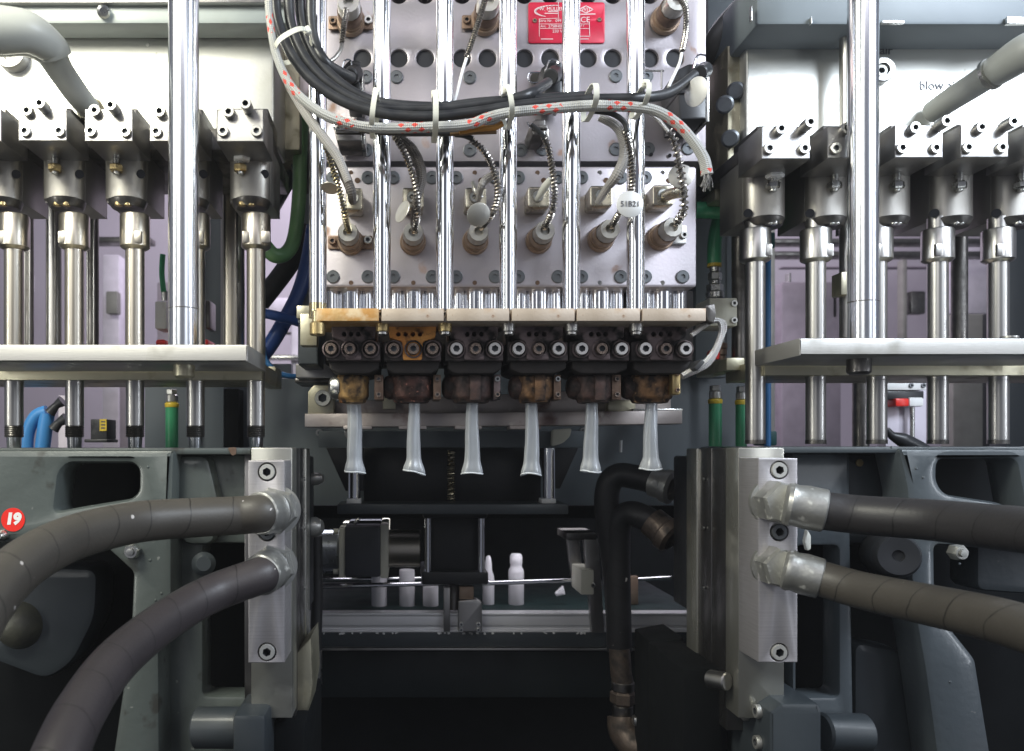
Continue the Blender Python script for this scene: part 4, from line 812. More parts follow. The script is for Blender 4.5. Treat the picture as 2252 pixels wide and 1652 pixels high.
tag(MB().tube([P(680, 505, .93), P(640, 575, .92), P(600, 630, .92), P(560, 680, .92)], S(22, .92), 20).build('black_hose', hose_k), 'black hose sloping behind the green loop', 'hose')
tag(MB().tube([P(636, 80, .88), P(628, 200, .88), P(640, 300, .88), P(690, 420, .90)], S(24, .88), 20).build('black_hose', hose_k), 'black hose hanging behind the cable loom at the upper left', 'hose')
tag(MB().box(586, 55, 660, 330, .84, .93, .002).build('edge_post', alu_oil), 'oily metal post at the right edge of the left housing', 'post')
tag(MB().prism([(592, 330), (640, 330), (640, 400), (600, 470), (592, 470)], .90, .92).build('edge_plate', paint_dark), 'slate plate below the oily post beside the green loop', 'plate')
t = T('sensor_box', 'slate grey box standing on a pale ledge left of the die blocks', 'box', P(674, 800, .74)); MB().prism(rpoly(rect(656, 712, 700, 803), 2), .735, .80, (), .0015).build('body', paint_dark, t); MB().box(655, 690, 694, 711, .738, .80, .001).build('lid', panel_paint, t)
tag(MB().prism(rpoly(rect(650, 800, 745, 832), 3), .78, .86, (), .0012).build('ledge_plate', alu), 'pale alloy ledge plate under the slate grey box', 'plate')
tag(MB().box(648, 832, 740, 842, .80, .86, .001).build('under_bar', dark_steel), 'thin dark bar under the pale ledge plate', 'bar')  # dark steel strip right below the ledge plate
# blue handled gripper and black sensor behind the left pins
t = T('blue_gripper', 'blue tube with black swivel joints between the first two left pins', 'gripper', P(75, 985, .92))
MB().tube([P(58, 1000, .9), P(62, 950, .9), P(80, 915, .9), P(104, 905, .9)], S(14, .9), 18).tube([P(92, 1000, .9), P(98, 950, .9), P(104, 910, .9)], S(16, .9), 18).build('tube', blue_l, t)
MB().tube([P(110, 908, .89), P(124, 892, .89), P(138, 882, .89)], [S(12, .9), S(8, .9), S(13, .9)], 16).tube([P(118, 944, .89), P(130, 930, .89), P(146, 920, .89)], [S(12, .9), S(9, .9), S(13, .9)], 16).build('joint', plug_m, t)
tag(MB().box(128, 870, 172, 1000, 1.15, 1.17).build('pale_panel', lilac_l), 'pale panel behind the black swivel joints', 'panel')
t = T('sensor', 'black sensor block with a yellow label behind the left pins', 'sensor', P(216, 970, .93)); MB().box(199, 922, 235, 968, .92, .95, .001).build('body', plug_m, t); yl = MB().box(219, 922, 234, 948, .9185, .9199, 0).build('yellow_label', yellow, t); MB().box(185, 966, 236, 973, .915, .95, .001).build('foot', plug_m, t)
for dy in range(3): MB().box(222, 926+dy*7, 231, 929+dy*7, .9182, .9185, 0).build('print', ink, yl)
t = T('actuator', 'white actuator box with red base beside the left guide column', 'actuator', P(352, 758, .92)); MB().box(340, 662, 366, 724, .92, .95, .002).build('body', white, t); MB().cyl(P(362, 662, .935), P(362, 640, .935), S(7, .93)).build('stem', zinc, t); MB().box(341, 746, 364, 760, .915, .95, .003).build('base', red, t); MB().tube([P(358, 560, .93), P(356, 600, .93), P(360, 642, .93)], S(6, .93), 12).build('air_line', green, t)
t = T('actuator', 'slim actuator with red base right of the left guide column', 'actuator', P(454, 758, .92)); MB().box(447, 660, 462, 722, .92, .95, .002).build('body', dark_steel, t); MB().box(446, 660, 450, 722, .915, .919, 0).build('edge_strip', white, t); MB().box(448, 746, 458, 760, .915, .95, .003).build('base', red, t)

# hall things seen through the gaps
def hall(name, box, d, m_, label, cat, th=.05): return tag(MB().box(*box, d, d+th, .004).build(name, m_), label, cat)
hall('mauve_column', (345, 620, 400, 1000), 2.0, mauve, 'tapered mauve column far behind the third left pin', 'column')
hall('wall_panel', (225, 560, 262, 1000), 2.2, lilac_l, 'pale upright panel strip far behind, between the second and third left pins', 'panel')
hall('wall_panel', (262, 840, 300, 1000), 2.1, mauve, 'dull mauve panel far behind, low between the left pins', 'panel')
hall('cable_tray', (200, 520, 330, 533), 2.1, dark_steel, 'dark cable tray on the far wall behind the left pins', 'cable tray')
hall('window_strip', (590, 655, 640, 690), 2.5, lilac_l, 'pale lilac strip on the far wall beside the blue hoses', 'panel')
hall('wall_panel', (640, 690, 660, 840), 2.3, lilac_l, 'bright lilac panel far behind between blue hose and slate box', 'panel')
hall('wall_rail', (575, 780, 660, 790), 2.25, zinc, 'thin bright rail on the far wall below the blue hoses', 'rail')
for y, l in ((524, 'upper'), (552, 'lower')):
    hall('cable_tray', (1690, y, 2240, y+11), 2.3, dark_steel, l+' dark cable tray on the far wall behind the right pins', 'cable tray')
hall('wall_panel', (2090, 540, 2180, 690), 2.5, lilac_l, 'bright lilac panel far behind, between the last two right pins', 'panel')
hall('cabinet', (2096, 690, 2176, 1000), 2.0, beige, 'beige grey cabinet far behind, between the last two right pins', 'cabinet')
hall('cabinet', (2174, 688, 2190, 1000), 1.98, black_paint, 'black cabinet edge beside the beige cabinet', 'cabinet')
hall('cabinet', (2214, 480, 2300, 1000), 1.6, paint_dark, 'dark slate cabinet at the right picture edge', 'cabinet')
hall('cabinet', (1720, 620, 1850, 1000), 2.4, mauve, 'mauve grey cabinet far behind the second right pin', 'cabinet')
hall('wall_post', (1693, 480, 1706, 1000), 1.6, beige, 'beige upright strip beside the blue line at the right station', 'post')
tag(MB().cyl(P(1688, 990, .90), P(1688, 560, .90), S(7, .9), n=16).build('blue_line', blue_l), 'bright blue vertical air line beside the first right pin', 'hose')
tag(MB().box(1676, 510, 1706, 545, .90, .93, .002).build('teal_fitting', teal), 'dark teal fitting at the top of the blue line', 'fitting')
tag(MB().box(1680, 948, 1710, 980, .90, .93, .002).build('teal_fitting', teal), 'dark teal fitting at the foot of the blue line', 'fitting')
t = T('limit_switch', 'red and white limit switch on a pale plate behind the right pins', 'switch', P(1994, 905, .98)); MB().box(1948, 840, 2038, 1000, 1.0, 1.02, .001).build('mount_plate', lilac_l, t); MB().box(1948, 842, 2038, 858, .985, .999, .001).build('head_bar', white, t)
MB().box(1950, 860, 2032, 878, .985, .999, .001).build('dark_bar', plug_m, t); MB().box(1970, 876, 2000, 894, .98, .998, .002).build('red_body', red, t); MB().box(2000, 874, 2032, 894, .982, .998, .002).build('white_body', white, t); MB().cyl(P(2006, 990, .99), P(2006, 896, .99), S(5, .99), n=12).build('rod', zinc, t)
for x in (2003, 2030): screw(t, P(x, 848, .985), S(5, .98), .002, plug_grey)
tag(MB().tube([P(1950, 944, .93), P(1962, 958, .93), P(1985, 968, .93), P(2020, 985, .93), P(2060, 1010, .93)], [S(q, .93) for q in (6, 9, 16, 16, 14)], 16).build('black_grip', plug_m), 'curved black rubber grip in front of the pale switch plate', 'grip')
tag(MB().cyl(P(1893, 1000, .88), P(1893, 820, .88), S(17, .88), n=24).build('dark_post', dark_steel), 'dark round post beside the middle right pin, below the plates', 'post')

for x0, y0, x1, y1, dd, m_, n_, l, c_ in ((40, 600, 66, 640, 2.3, white, 'wall_box', 'small white box on the far wall at the left edge', 'box'), (1735, 600, 1741, 1000, 2.45, zinc, 'wall_pipe', 'thin zinc pipe on the far wall behind the second right pin', 'pipe'),
        (1985, 570, 1996, 760, 2.5, beige, 'wall_pipe', 'beige pipe on the far wall behind the middle right pins', 'pipe'), (1830, 640, 1842, 700, 2.4, white, 'switch_box', 'small white switch box far behind the second right pin', 'box'),
        (232, 640, 258, 690, 2.15, beige, 'wall_box', 'beige box on the pale panel strip behind the left pins', 'box'), (2004, 640, 2036, 690, 2.5, dark_steel, 'wall_box', 'dark box on the far wall left of the bright lilac panel', 'box'),
        (590, 730, 640, 734, 2.4, dark_steel, 'wall_joint', 'dark joint line on the far wall between the blue hoses', 'joint'), (1720, 585, 2240, 589, 2.6, mauve, 'wall_rail', 'thin mauve rail along the far wall behind the right pins', 'rail')):
    hall(n_, (x0, y0, x1, y1), dd, m_, l, c_, .03)
pipe_brown = mat('dull brown pipe metal', (.15, .115, .09), (.09, .07, .06), .6, .42, .12, 70, (1, 1, 1), .5, 300, dirt=((.03, .025, .022), .5, .66, 60))
# ---------------------------------------------------------------- mould carriages
side_dark = mat('dark mirror polished mould steel', (.26, .25, .248), (.18, .173, .173), .95, .28, .06, 9, (1, 1, .2), .1, 200)
side_lite = mat('oily mould back plate', (.50, .49, .44), (.40, .40, .36), .85, .30, .08, 9, (1, 1, .3), .15, 200, dirt=((.25, .24, .22), .58, .76, 12))
def mould(side):
    L = side == 'left'
    X = -.0928 if L else .2755
    s = 1 if L else -1
    def sb(d0, d1, ztop, zbot, wid, off=0, bev=.0010):
        x0 = X-s*off; x1 = X-s*wid
        return MB().wbox(((x0+x1)/2, (d0+d1)/2, H+(ztop+zbot)/2), (abs(x1-x0), d1-d0, ztop-zbot), bev)
    t = T('blow_mould', 'stacked steel mould plates of the %s carriage with a bright parting line' % side, 'mould', Vector((X-s*.05, .72, H-.25)), 'blow moulds')
    wf = .034 if L else .038
    zb = -(1580-VY)*.657/F
    sb(.6575, .684, -.0010, zb, wf).build('back_plate', side_lite, t)
    sb(.6845, .7175, -.0016, zb-.02, .045, .0012).build('mould_half', side_dark, t)
    sb(.7183, .7510, -.0016, zb-.02, .045, .0012).build('mould_half', side_dark, t)
    sb(.7176, .7182, -.002, zb-.02, .04, .0022, .0001).build('parting_line', zinc, t)
    sb(.7515, .7790, -.0020, zb-.01, .05).build('back_plate', side_lite, t)
    sb(.7795, .8200, -.0095, -.16, .06, .0006, .003).build('rear_platen', black_paint, t)
    for dz in (-.03, -.075, -.13):
        c = Vector((X+s*.0003, .732, H+dz)); MB().cyl(c, c+Vector((s*.0012, 0, 0)), .0015, n=12).build('grease_drop', zinc, t)
    # water manifold bracket
    a, b = (546, 626) if L else (1668, 1754)
    y0, y1 = (1013, 1458) if L else (1008, 1457)
    t = T('water_manifold', 'upright alloy water manifold bar with three cap screws on the %s mould' % side, 'manifold bar', P((a+b)/2, y1, .64), 'water manifold bars')
    ys = (1038, 1170, 1434) if L else (1034, 1170, 1435); hx = (a+b)/2+(1 if L else 3)
    MB().prism(rpoly(rect(a, y0, b, y1), 2), .62, .657, [circ(hx, y, 20.5, 32) for y in ys], .0007).build('bar', brushed, t)
    for y in ys:
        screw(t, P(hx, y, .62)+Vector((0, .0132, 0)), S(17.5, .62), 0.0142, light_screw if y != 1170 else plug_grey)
        MB().cyl(P(hx, y, .62)+Vector((0, .0135, 0)), P(hx, y, .62)+Vector((0, .02, 0)), S(21, .62)).build('counterbore', plug_grey, t)
brushed = mat('brushed alloy bar', (.58, .56, .57), (.50, .48, .49), .75, .40, .06, 30, (.2, 1, 40), .10, 700, (.1, 1, 4), dirt=((.45, .42, .42), .6, .8, 14))
mould('left'); mould('right')
# ---------------------------------------------------------------- hoses in front, with fittings
def big_hose(path, r, m_, label, fit, hexr_, d0):
    """fit: three points base, sleeve start, sleeve end"""
    t = T('coolant_hose', label, 'hose', P(*path[0]), 'thick coolant hoses')
    q = [P(*fit[1]), P(*fit[1]).lerp(P(*fit[2]), .5), P(*fit[2])]+[P(*p) for p in path[2:]]; MB().tube(q, r, 40, 12).build('hose_tube', m_, t, sharp=70)
    a, b, c = [P(*p) for p in fit]
    ax = (c-b).normalized(); L = (c-b).length
    MB().lathe(b, ax, [(0, -.002), (r*.9, -.002), (r*1.12, 0), (r*1.18, .003), (r*1.10, .006), (r*1.16, L*.5), (r*1.13, L-.001), (r*1.06, L), (r*.95, L)], 40).build('crimp_sleeve', fitting_m, t)
    ax2 = (b-a).normalized(); L2 = (b-a).length
    MB().lathe(a, ax2, [(hexr_*.8, -.002), (hexr_*1.0, 0), (hexr_*1.06, .003), (hexr_*1.06, L2-.003), (hexr_*.95, L2), (0, L2)], 6).build('hex_nut', fitting_m, t, sharp=20)
    MB().lathe(a-ax2*.003, ax2, [(hexr_*1.12, 0), (hexr_*1.12, .004), (hexr_*.8, .0045)], 32).build('seal_ring', fitting_m, t); return t
RH = .0142
big_hose([(600, 1126, .603), (570, 1130, .597), (520, 1134, .59), (440, 1138, .575), (305, 1148, .545), (181, 1176, .50), (90, 1216, .46), (20, 1268, .43), (-40, 1340, .40), (-90, 1430, .375)], RH, hose_l,
         'olive grey rubber hose arching left from the left mould, upper of the two', [(606, 1122, .622), (602, 1124, .609), (570, 1130, .592)], .0175, .62)
big_hose([(606, 1255, .605), (573, 1268, .594), (465, 1306, .57), (362, 1366, .53), (255, 1455, .475), (180, 1560, .425), (132, 1660, .392), (100, 1760, .37), (80, 1850, .36)], RH*.97, hose_p,
         'purple grey rubber hose sweeping down left from the left mould, lower of the two', [(602, 1246, .622), (597, 1250, .609), (572, 1266, .59)], .0165, .62)
big_hose([(1735, 1108, .60), (1812, 1126, .59), (1900, 1133, .58), (2050, 1144, .545), (2160, 1156, .51), (2252, 1166, .48), (2360, 1182, .445)], RH*1.0, hose_r,
         'charcoal rubber hose running right from the right mould, upper of the two', [(1700, 1104, .622), (1730, 1108, .602), (1816, 1124, .592)], .0165, .62)
big_hose([(1738, 1255, .60), (1805, 1274, .59), (1900, 1300, .565), (2050, 1332, .51), (2160, 1356, .47), (2252, 1382, .44), (2360, 1420, .41)], RH*.94, hose_l,
         'brownish rubber hose drooping right from the right mould, lower of the two', [(1702, 1244, .622), (1728, 1252, .602), (1806, 1273, .592)], .0155, .62)
tag(MB().prism(rpoly([(1770, 1192), (1776, 1165), (1784, 1178), (1784, 1208), (1776, 1212)], 3), .655, .66, (), .0008).build('tape_scrap', nylon), 'scrap of clear sealing tape hanging between the right hose fittings', 'tape')
# ---------------------------------------------------------------- clamp castings
def casting_left():
    t = T('clamp_casting', 'grey green painted clamp casting of the left carriage with an oblong window', 'machine casting', P(200, 1650, .72))
    d = .66
    win = rpoly([(148, 1019), (290, 1019), (303, 1032), (303, 1082), (286, 1098), (150, 1120), (118, 1128), (128, 1040)], 20)
    MB().prism(rpoly([(-140, 988), (384, 988), (378, 1190), (378, 1330), (350, 1420), (352, 1700), (240, 1700), (284, 1400), (290, 1260), (230, 1205), (60, 1190), (-140, 1200)], 10), d, .70, [win], .006).build('front_frame', paint, t)
    MB().box(-140, 985, 552, 1000, .665, .82, .002).build('top_flange', paint, t)
    MB().prism(rpoly([(392, 1000), (470, 1000), (560, 1000), (560, 1700), (344, 1700), (344, 1420), (392, 1350)], 6), .690, .72, [rpoly(rect(446, 1195, 552, 1532), 14)], .003).build('web_panel', paint, t)
    MB().prism(rpoly([(384, 1000), (458, 1000), (484, 1110), (470, 1200), (400, 1200), (384, 1150)], 22), .676, .70, (), .007).build('rib', paint, t)
    MB().box(-200, 990, 560, 1800, .80, .83, .002).build('rear_plate', void, t)  # near-black sheet, painted shade behind the casting openings
    MB().prism(rpoly([(-60, 1440), (100, 1500), (160, 1460), (210, 1360), (215, 1250), (-60, 1240)], 30), .74, .79, (), .008).build('rear_arm', paint_dark, t)
    MB().lathe(P(95, 1350, .79), (0, -1, 0), [(S(62, .7), 0), (S(62, .7), .03), (S(56, .7), .05), (S(40, .7), .062), (S(15, .7), .068), (0, .069)], 36).build('boss', mat('worn cast paint', (.11, .11, .085), (.07, .07, .06), .2, .45, .1, 60, (1, 1, 1), .8, 150), t)
    for x, r in ((398, 10), (374, 8)): MB().cyl(P(x, 1360, .71), P(x, 1190, .71), S(r, .71), n=24).build('tie_bar', steel, t)
    MB().cyl(P(448, 1240, .675), P(448, 1240, .74), S(26, .68), n=32, ch=.004).build('pin_boss', paint_dark, t)  # darker paint puts the dim shade of the boss into its colour
    MB().cyl(P(430, 1600, .66), P(540, 1600, .655), S(44, .66), n=40, ch=.002).build('hinge_barrel', paint_dark, t)
    MB().wbox(P(563, 1610, .66), (S(70, .66), .06, S(128, .66)), .004).build('hinge_block', paint_dark, t)
    screw(t, P(295, 1211, .66), S(17, .66), .009, zinc, 'hexnut')
    for x, y in ((325, 1027), (10, 1178), (330, 1232), (355, 1305), (342, 1320)): MB().lathe(P(x, y, d-.0001), (0, -1, 0), [(S(3.2, d), 0), (S(2, d), .0006), (0, .0008)], 10).build('paint_drip', paint, t)
    MB().prism(rpoly([(500, 985), (520, 984), (519, 1000), (510, 1003)], 4), .6645, .6652, (), .0002).build('rust_spot', rust, t)
casting_left()
t = T('number_sticker', 'round red sticker with a white 19 on the left casting', 'sticker', P(28, 1170, .655)); MB().lathe(P(29, 1143, .6598), (0, -1, 0), [(S(26, .66), 0), (S(26, .66), .0004), (0, .0004)], 48).build('disc', red, t); MB().text('19', P(28, 1142, .6593), S(33, .66), .0001, shear=.15, bold=.0008).build('number', white, t)
tag(MB().lathe(P(6, 1178, .66), (0, -1, 0), [(S(14, .66), 0), (S(12, .66), .004), (S(6, .66), .007), (0, .007)], 20).build('grease_nipple', zinc), 'bright grease nipple below the round red sticker', 'nipple')
t = T('clamp_casting', 'slate grey clamp casting of the right carriage with an oblong window', 'machine casting', P(2000, 1650, .72))
d = .66
winr = rpoly([(2066, 1009), (2222, 1009), (2238, 1018), (2262, 1150), (2215, 1108), (2085, 1088), (2064, 1060)], 20)
MB().prism(rpoly([(1976, 985), (2420, 985), (2420, 1215), (2300, 1215), (2060, 1200), (2062, 1340), (2150, 1450), (2190, 1700), (2066, 1700), (2036, 1480), (2010, 1330), (1998, 1180), (1996, 1080)], 12), d, .70, [winr], .006).build('front_frame', paint_blue, t)
MB().box(1690, 982, 2420, 997, .665, .82, .002).build('top_flange', paint_blue, t)
MB().prism(rpoly([(1742, 997), (1870, 997), (1870, 1080), (1880, 1700), (1742, 1700)], 6), .690, .72, [rpoly(rect(1752, 1200, 1846, 1534), 14)], .003).build('web_panel', paint_blue, t)
MB().prism(rpoly([(1850, 997), (1950, 997), (1990, 1050), (2004, 1200), (1850, 1200)], 26), .705, .73, (), .008).build('recess_panel', paint_dark, t)
MB().prism(rpoly([(1880, 1410), (2010, 1440), (2060, 1700), (1880, 1700)], 30), .70, .74, (), .006).build('lower_web', paint_dark, t)
MB().prism(rpoly([(2150, 1190), (2420, 1210), (2420, 1320), (2150, 1300)], 20), .70, .74, (), .006).build('rear_arm', paint_blue, t)
MB().box(1680, 990, 2460, 1800, .80, .83, .002).build('rear_plate', void, t)  # near-black sheet, painted shade behind the right casting
MB().lathe(P(1940, 1218, .70), (-.35, -1, .1), [(S(46, .7), 0), (S(46, .7), .05), (S(42, .7), .056), (S(38, .7), .058), (S(12, .7), .057), (S(10, .7), .054), (0, .054)], 40).build('dark_knob', mat('satin black knob', (.035, .037, .042), None, .3, .35), t)
screw(t, P(2098, 1213, .66), S(17, .66), .010, fitting_m, 'hexnut')
MB().lathe(P(1890, 1018, .7049), (0, -1, 0), [(S(9, .7), 0), (S(8, .7), .0008), (0, .001)], 16).build('rust_plug', brass, t)
for x, y in ((2015, 1030), (2030, 1050), (2110, 1240), (2090, 1500), (2235, 1165), (1960, 984)): MB().lathe(P(x, y, d-.0001), (0, -1, 0), [(S(3, d), 0), (S(2, d), .0006), (0, .0008)], 10).build('paint_drip', paint_blue, t)
t = T('hinge_block', 'slate hinge block with socket screws on its left flank, below the right mould', 'hinge block', P(1745, 1650, .64))
MB().prism(rpoly([(1692, 1566), (1720, 1548), (1800, 1548), (1808, 1566), (1808, 1760), (1692, 1760)], 3), .635, .72, (), .003).build('block', paint_dark, t)
MB().cyl(P(1806, 1610, .665), P(1905, 1612, .67), S(42, .66), n=36, ch=.002).build('barrel', paint_dark, t)
for y, dd in ((1580, .652), (1608, .676), (1650, .652)): screw(t, P(1692, y, .635)+Vector((-.0002, dd-.635, 0)), S(15, .65), .004, fitting_m, axis=(-1, 0, 0))
# plates seen below the right mould
t = T('carriage_slide', 'black carriage slide with screws below the right mould', 'slide', P(1490, 1650, .86))
MB().prism(rpoly([(1432, 1412), (1500, 1400), (1512, 1420), (1512, 1800), (1432, 1800)], 3), .80, .86, (), .003).build('slide_body', void, t)
MB().box(1500, 1470, 1590, 1800, .70, .80, .003).build('front_body', void, t)
for y in (1480, 1524, 1580): screw(t, P(1501, y, .72)+Vector((-.0005, 0, 0)), S(9, .72), .004, zinc, axis=(-1, 0, 0))
tag(MB().cyl(P(1560, 1492, .68), P(1600, 1500, .665), S(20, .67), n=28, ch=.001).build('roller', steel), 'polished roller between the right mould plates near the bottom', 'roller')
tag(MB().lathe(P(1500, 1590, .74), (-.3, -1, .2), [(S(12, .74), 0), (S(12, .74), .006), (S(7, .74), .008), (0, .008)], 24).build('bright_bolt', brass), 'bright bolt end at the bottom beside the black slide', 'bolt')
t = T('carriage_slide', 'dark carriage slide below the left mould', 'slide', P(640, 1650, .80)); MB().box(600, 1588, 672, 1800, .67, .80, .003).build('slide_body', void, t); MB().prism([(650, 1440), (684, 1400), (688, 1500), (672, 1600), (650, 1600)], .70, .76, (), .002).build('bevel_plate', alu_oil, t)
for (x, y, r) in ((696, 1054, 14), (694, 1160, 22)): tag(MB().lathe(P(x-10, y, .80), (1, -.2, .1), [(S(r, .8), 0), (S(r, .8), .006), (S(r*.6, .8), .012), (0, .012)], 24).build('side_fitting', fitting_m), ('small bright' if r == 14 else 'larger dull')+' fitting on the rear edge of the left mould', 'fitting')
t = T('pipe_run', 'black hose ending in a zinc sleeve, brass nut and elbow left of the dark bay', 'pipe', P(690, 1650, .84))
MB().tube([P(696, 1180, .86), P(697, 1300, .86), P(694, 1432, .86)], S(13, .86), 20).build('hose_tube', hose_k, t)
MB().cyl(P(690, 1510, .86), P(690, 1430, .86), S(18, .86), n=28, ch=.001).build('sleeve', zinc, t)
MB().cyl(P(688, 1518, .86), P(688, 1510, .86), S(14, .86), n=20).build('collar', brass, t)
MB().cyl(P(688, 1550, .86), P(688, 1518, .86), S(20, .86), n=6, ch=.002).build('hex_nut', brass, t)
MB().cyl(P(686, 1584, .86), P(686, 1550, .86), S(14, .86), n=24, ch=.001).build('stub', dark_steel, t)
MB().cyl(P(686, 1610, .86), P(686, 1582, .86), S(18, .86), n=6, ch=.002).build('lower_nut', fitting_m, t)
MB().cyl(P(684, 1700, .86), P(684, 1610, .86), S(15, .86), n=24, ch=.001).build('lower_stub', gland_m, t)
# ---------------------------------------------------------------- black hoses right of the bay
def elbow_hose(path, r, label, f0, m_):
    t = T('bay_hose', label, 'hose', P(*path[-1]), 'black hoses in the dark bay'); MB().tube([P(*p) for p in path], r, 28).build('hose_tube', hose_k, t)
    a, b = P(*f0[0]), P(*f0[1]); ax = (b-a).normalized(); L = (b-a).length
    MB().lathe(a, ax, [(r*.8, 0), (r*1.18, .001), (r*1.2, L*.55), (r*1.35, L*.6), (r*1.35, L*.9), (r, L)], 24).build('end_fitting', m_, t); return t
elbow_hose([(1450, 1062, .855), (1400, 1050, .862), (1360, 1046, .868), (1338, 1070, .872), (1335, 1130, .875), (1350, 1240, .88), (1358, 1340, .885), (1362, 1430, .89)], S(27, .87), 'upper black hose leaving the right mould and bending down into the bay', [(1436, 1060, .857), (1482, 1074, .84)], fitting_m)
elbow_hose([(1450, 1160, .845), (1415, 1138, .85), (1385, 1130, .86), (1362, 1150, .868), (1358, 1220, .875), (1360, 1340, .88), (1362, 1430, .885)], S(28, .86), 'lower black hose with a coppery fitting bending down beside the upper one', [(1432, 1146, .848), (1482, 1186, .83)], pipe_brown)
t = T('pipe_run', 'scuffed coupling, hex nut and elbow under the two black hoses', 'pipe', P(1370, 1650, .88))
MB().tube([P(1362, 1425, .88), P(1366, 1480, .88), P(1370, 1500, .88)], S(23, .88), 24).build('corroded_hose', pipe_brown, t)
MB().cyl(P(1370, 1518, .88), P(1370, 1498, .88), S(25, .88), n=24, ch=.001).build('collar', dark_steel, t)
MB().cyl(P(1370, 1550, .88), P(1370, 1518, .88), S(28, .88), n=6, ch=.003).build('hex_nut', pipe_brown, t)
MB().cyl(P(1370, 1578, .88), P(1370, 1550, .88), S(22, .88), n=24, ch=.001).build('stub', dark_steel, t)
MB().tube([P(1370, 1576, .88), P(1374, 1610, .875), P(1400, 1640, .865), P(1440, 1650, .86)], S(34, .88), 24).build('elbow', pipe_brown, t)
MB().box(1394, 1578, 1412, 1600, .85, .862, .003).build('bright_tab', zinc, t); MB().box(1408, 1596, 1430, 1606, .85, .862, .003).build('bright_tab', zinc, t)
# ---------------------------------------------------------------- equipment in the bay
d = .97
t = T('cutter_bracket', 'grey crossbeam with black gussets under the cutter rail', 'bracket', P(1000, 1110, .95))
MB().box(700, 948, 1290, 984, .90, .915, .001).build('cross_beam', panel_paint, t)
MB().prism([(717, 985), (800, 985), (800, 1080), (760, 1080)], .90, .91, (), .001).build('gusset', black_paint, t)
MB().prism([(1190, 985), (1272, 985), (1232, 1075), (1200, 1075)], .90, .91, (), .001).build('gusset', black_paint, t)
MB().box(800, 985, 1190, 1106, .945, .955, .001).build('gusset_panel', black_paint, t)  # black painted panel between the two gussets
for x in (779, 1208):
    MB().cyl(P(x, 1096, .89), P(x, 986, .89), S(13.5, .89), n=32).build('chrome_leg', chrome, t); MB().box(x-17, 1097, x+15, 1110, .88, .90, .001).build('leg_foot', white, t)
MB().box(742, 1109, 1250, 1131, .865, .915, .001).build('foot_plate', paint_dark, t)
MB().prism(rpoly([(1216, 945), (1258, 942), (1254, 960), (1238, 975), (1214, 982)], 6), .888, .8995, (), .001).build('pale_lug', cream, t)
MB().prism(rpoly([(757, 945), (775, 945), (775, 985), (764, 968), (757, 955)], 4), .885, .8995, (), .001).build('pale_lug', alu, t)
tag(MB().coil([P(992, 992, .93), P(992, 1100, .93)], S(8, .93), S(5, .93), S(1.6, .93)).build('thin_spring', mat('yellowed spring', (.45, .40, .28), None, 1, .3)), 'slim coil spring hanging in the middle of the bay', 'spring')
tag(MB().tube([P(1366, 968, .94), P(1365, 995, .94)], S(3, .94), 8, 2).build('white_stick', white), 'small white stick on the cabinet between the last two parisons', 'stick')
t = T('pneumatic_cylinder', 'black pneumatic cylinder with two bright tie rods in the middle of the bay', 'pneumatic cylinder', P(998, 1290, 1.0))
MB().box(944, 1131, 1056, 1270, .985, 1.05, .002).build('barrel', black_paint, t); MB().box(930, 1105, 1072, 1140, .97, 1.06, .002).build('head_cap', black_paint, t); MB().box(928, 1258, 1074, 1286, .97, 1.06, .002).build('end_cap', black_paint, t)
for x in (941, 1058): MB().cyl(P(x, 1258, .975), P(x, 1140, .975), S(7.5, .975), n=24).build('tie_rod', chrome, t); MB().cyl(P(x-2, 1106, .975), P(x-2, 1098, .975), S(9, .975), n=12).build('rod_nut', dark_steel, t)
MB().cyl(P(998, 1340, 1.0), P(998, 1286, 1.0), S(12, 1.0), n=24).build('piston_rod', dark_steel, t)
t = T('motor', 'dark gearmotor with cream end plates and a brassy drum at the left of the bay', 'motor', P(800, 1270, 1.0))
MB().cyl(P(640, 1213, 1.01), P(748, 1213, 1.01), S(48, 1.0), n=48, ch=.002).build('motor_can', mat('bluish motor can', (.34, .37, .42), None, .7, .28), t)
MB().box(745, 1160, 760, 1272, .955, 1.06, .002).build('end_plate', cream, t); MB().box(758, 1157, 837, 1270, .95, 1.06, .003).build('gear_case', mat('slate gear case', (.05, .053, .065), None, .1, .5), t); MB().box(836, 1154, 854, 1272, .952, 1.06, .002).build('end_plate', cream, t)
MB().cyl(P(853, 1206, 1.0), P(924, 1206, 1.0), S(41, 1.0), n=48, ch=.001).build('drum', warm_steel, t)
for y in (1169, 1257): screw(t, P(745, y, .965)+Vector((-.0005, 0, 0)), S(6, .97), .006, cream, axis=(-1, 0, 0))
MB().tube([P(778, 1158, .97), P(784, 1146, .97), P(790, 1142, .97)], S(4, .97), 10, 3).build('plug_tab', alu, t)
t = T('conveyor', 'dark green belt conveyor with a bright alloy side rail across the bay', 'conveyor', P(1090, 1392, 1.0))
zt = H-(1352-VY)*1.02/F
MB().wbox(((1090-VX)*1.0/F, 1.16, zt-.004), (.55, .28, .004), .001).build('belt', belt, t)
rail_m = mat('alloy profile', (.80, .80, .81), (.70, .70, .72), .2, .36, .06, 10, (.2, 1, 1), .1, 200)
for y0, y1, dd in ((1349, 1354, 1.0), (1354, 1376, 1.003), (1376, 1380, 1.008), (1380, 1386, 1.004), (1386, 1391, 1.0)): MB().box(560, y0, 1580, y1, dd, 1.02, .0008).build('side_rail', rail_m, t)
MB().box(560, 1391.5, 1580, 1428, 1.0, 1.03, .001).build('skirt', paint_dark, t); MB().box(560, 1426, 1580, 1432, .992, 1.03, .001).build('skirt_lip', alu, t)
MB().box(540, 1432.5, 1600, 1534, 1.04, 1.06, .001).build('apron', mat('dark teal apron', (.010, .015, .017), None, 0, .5), t)
o = MB()
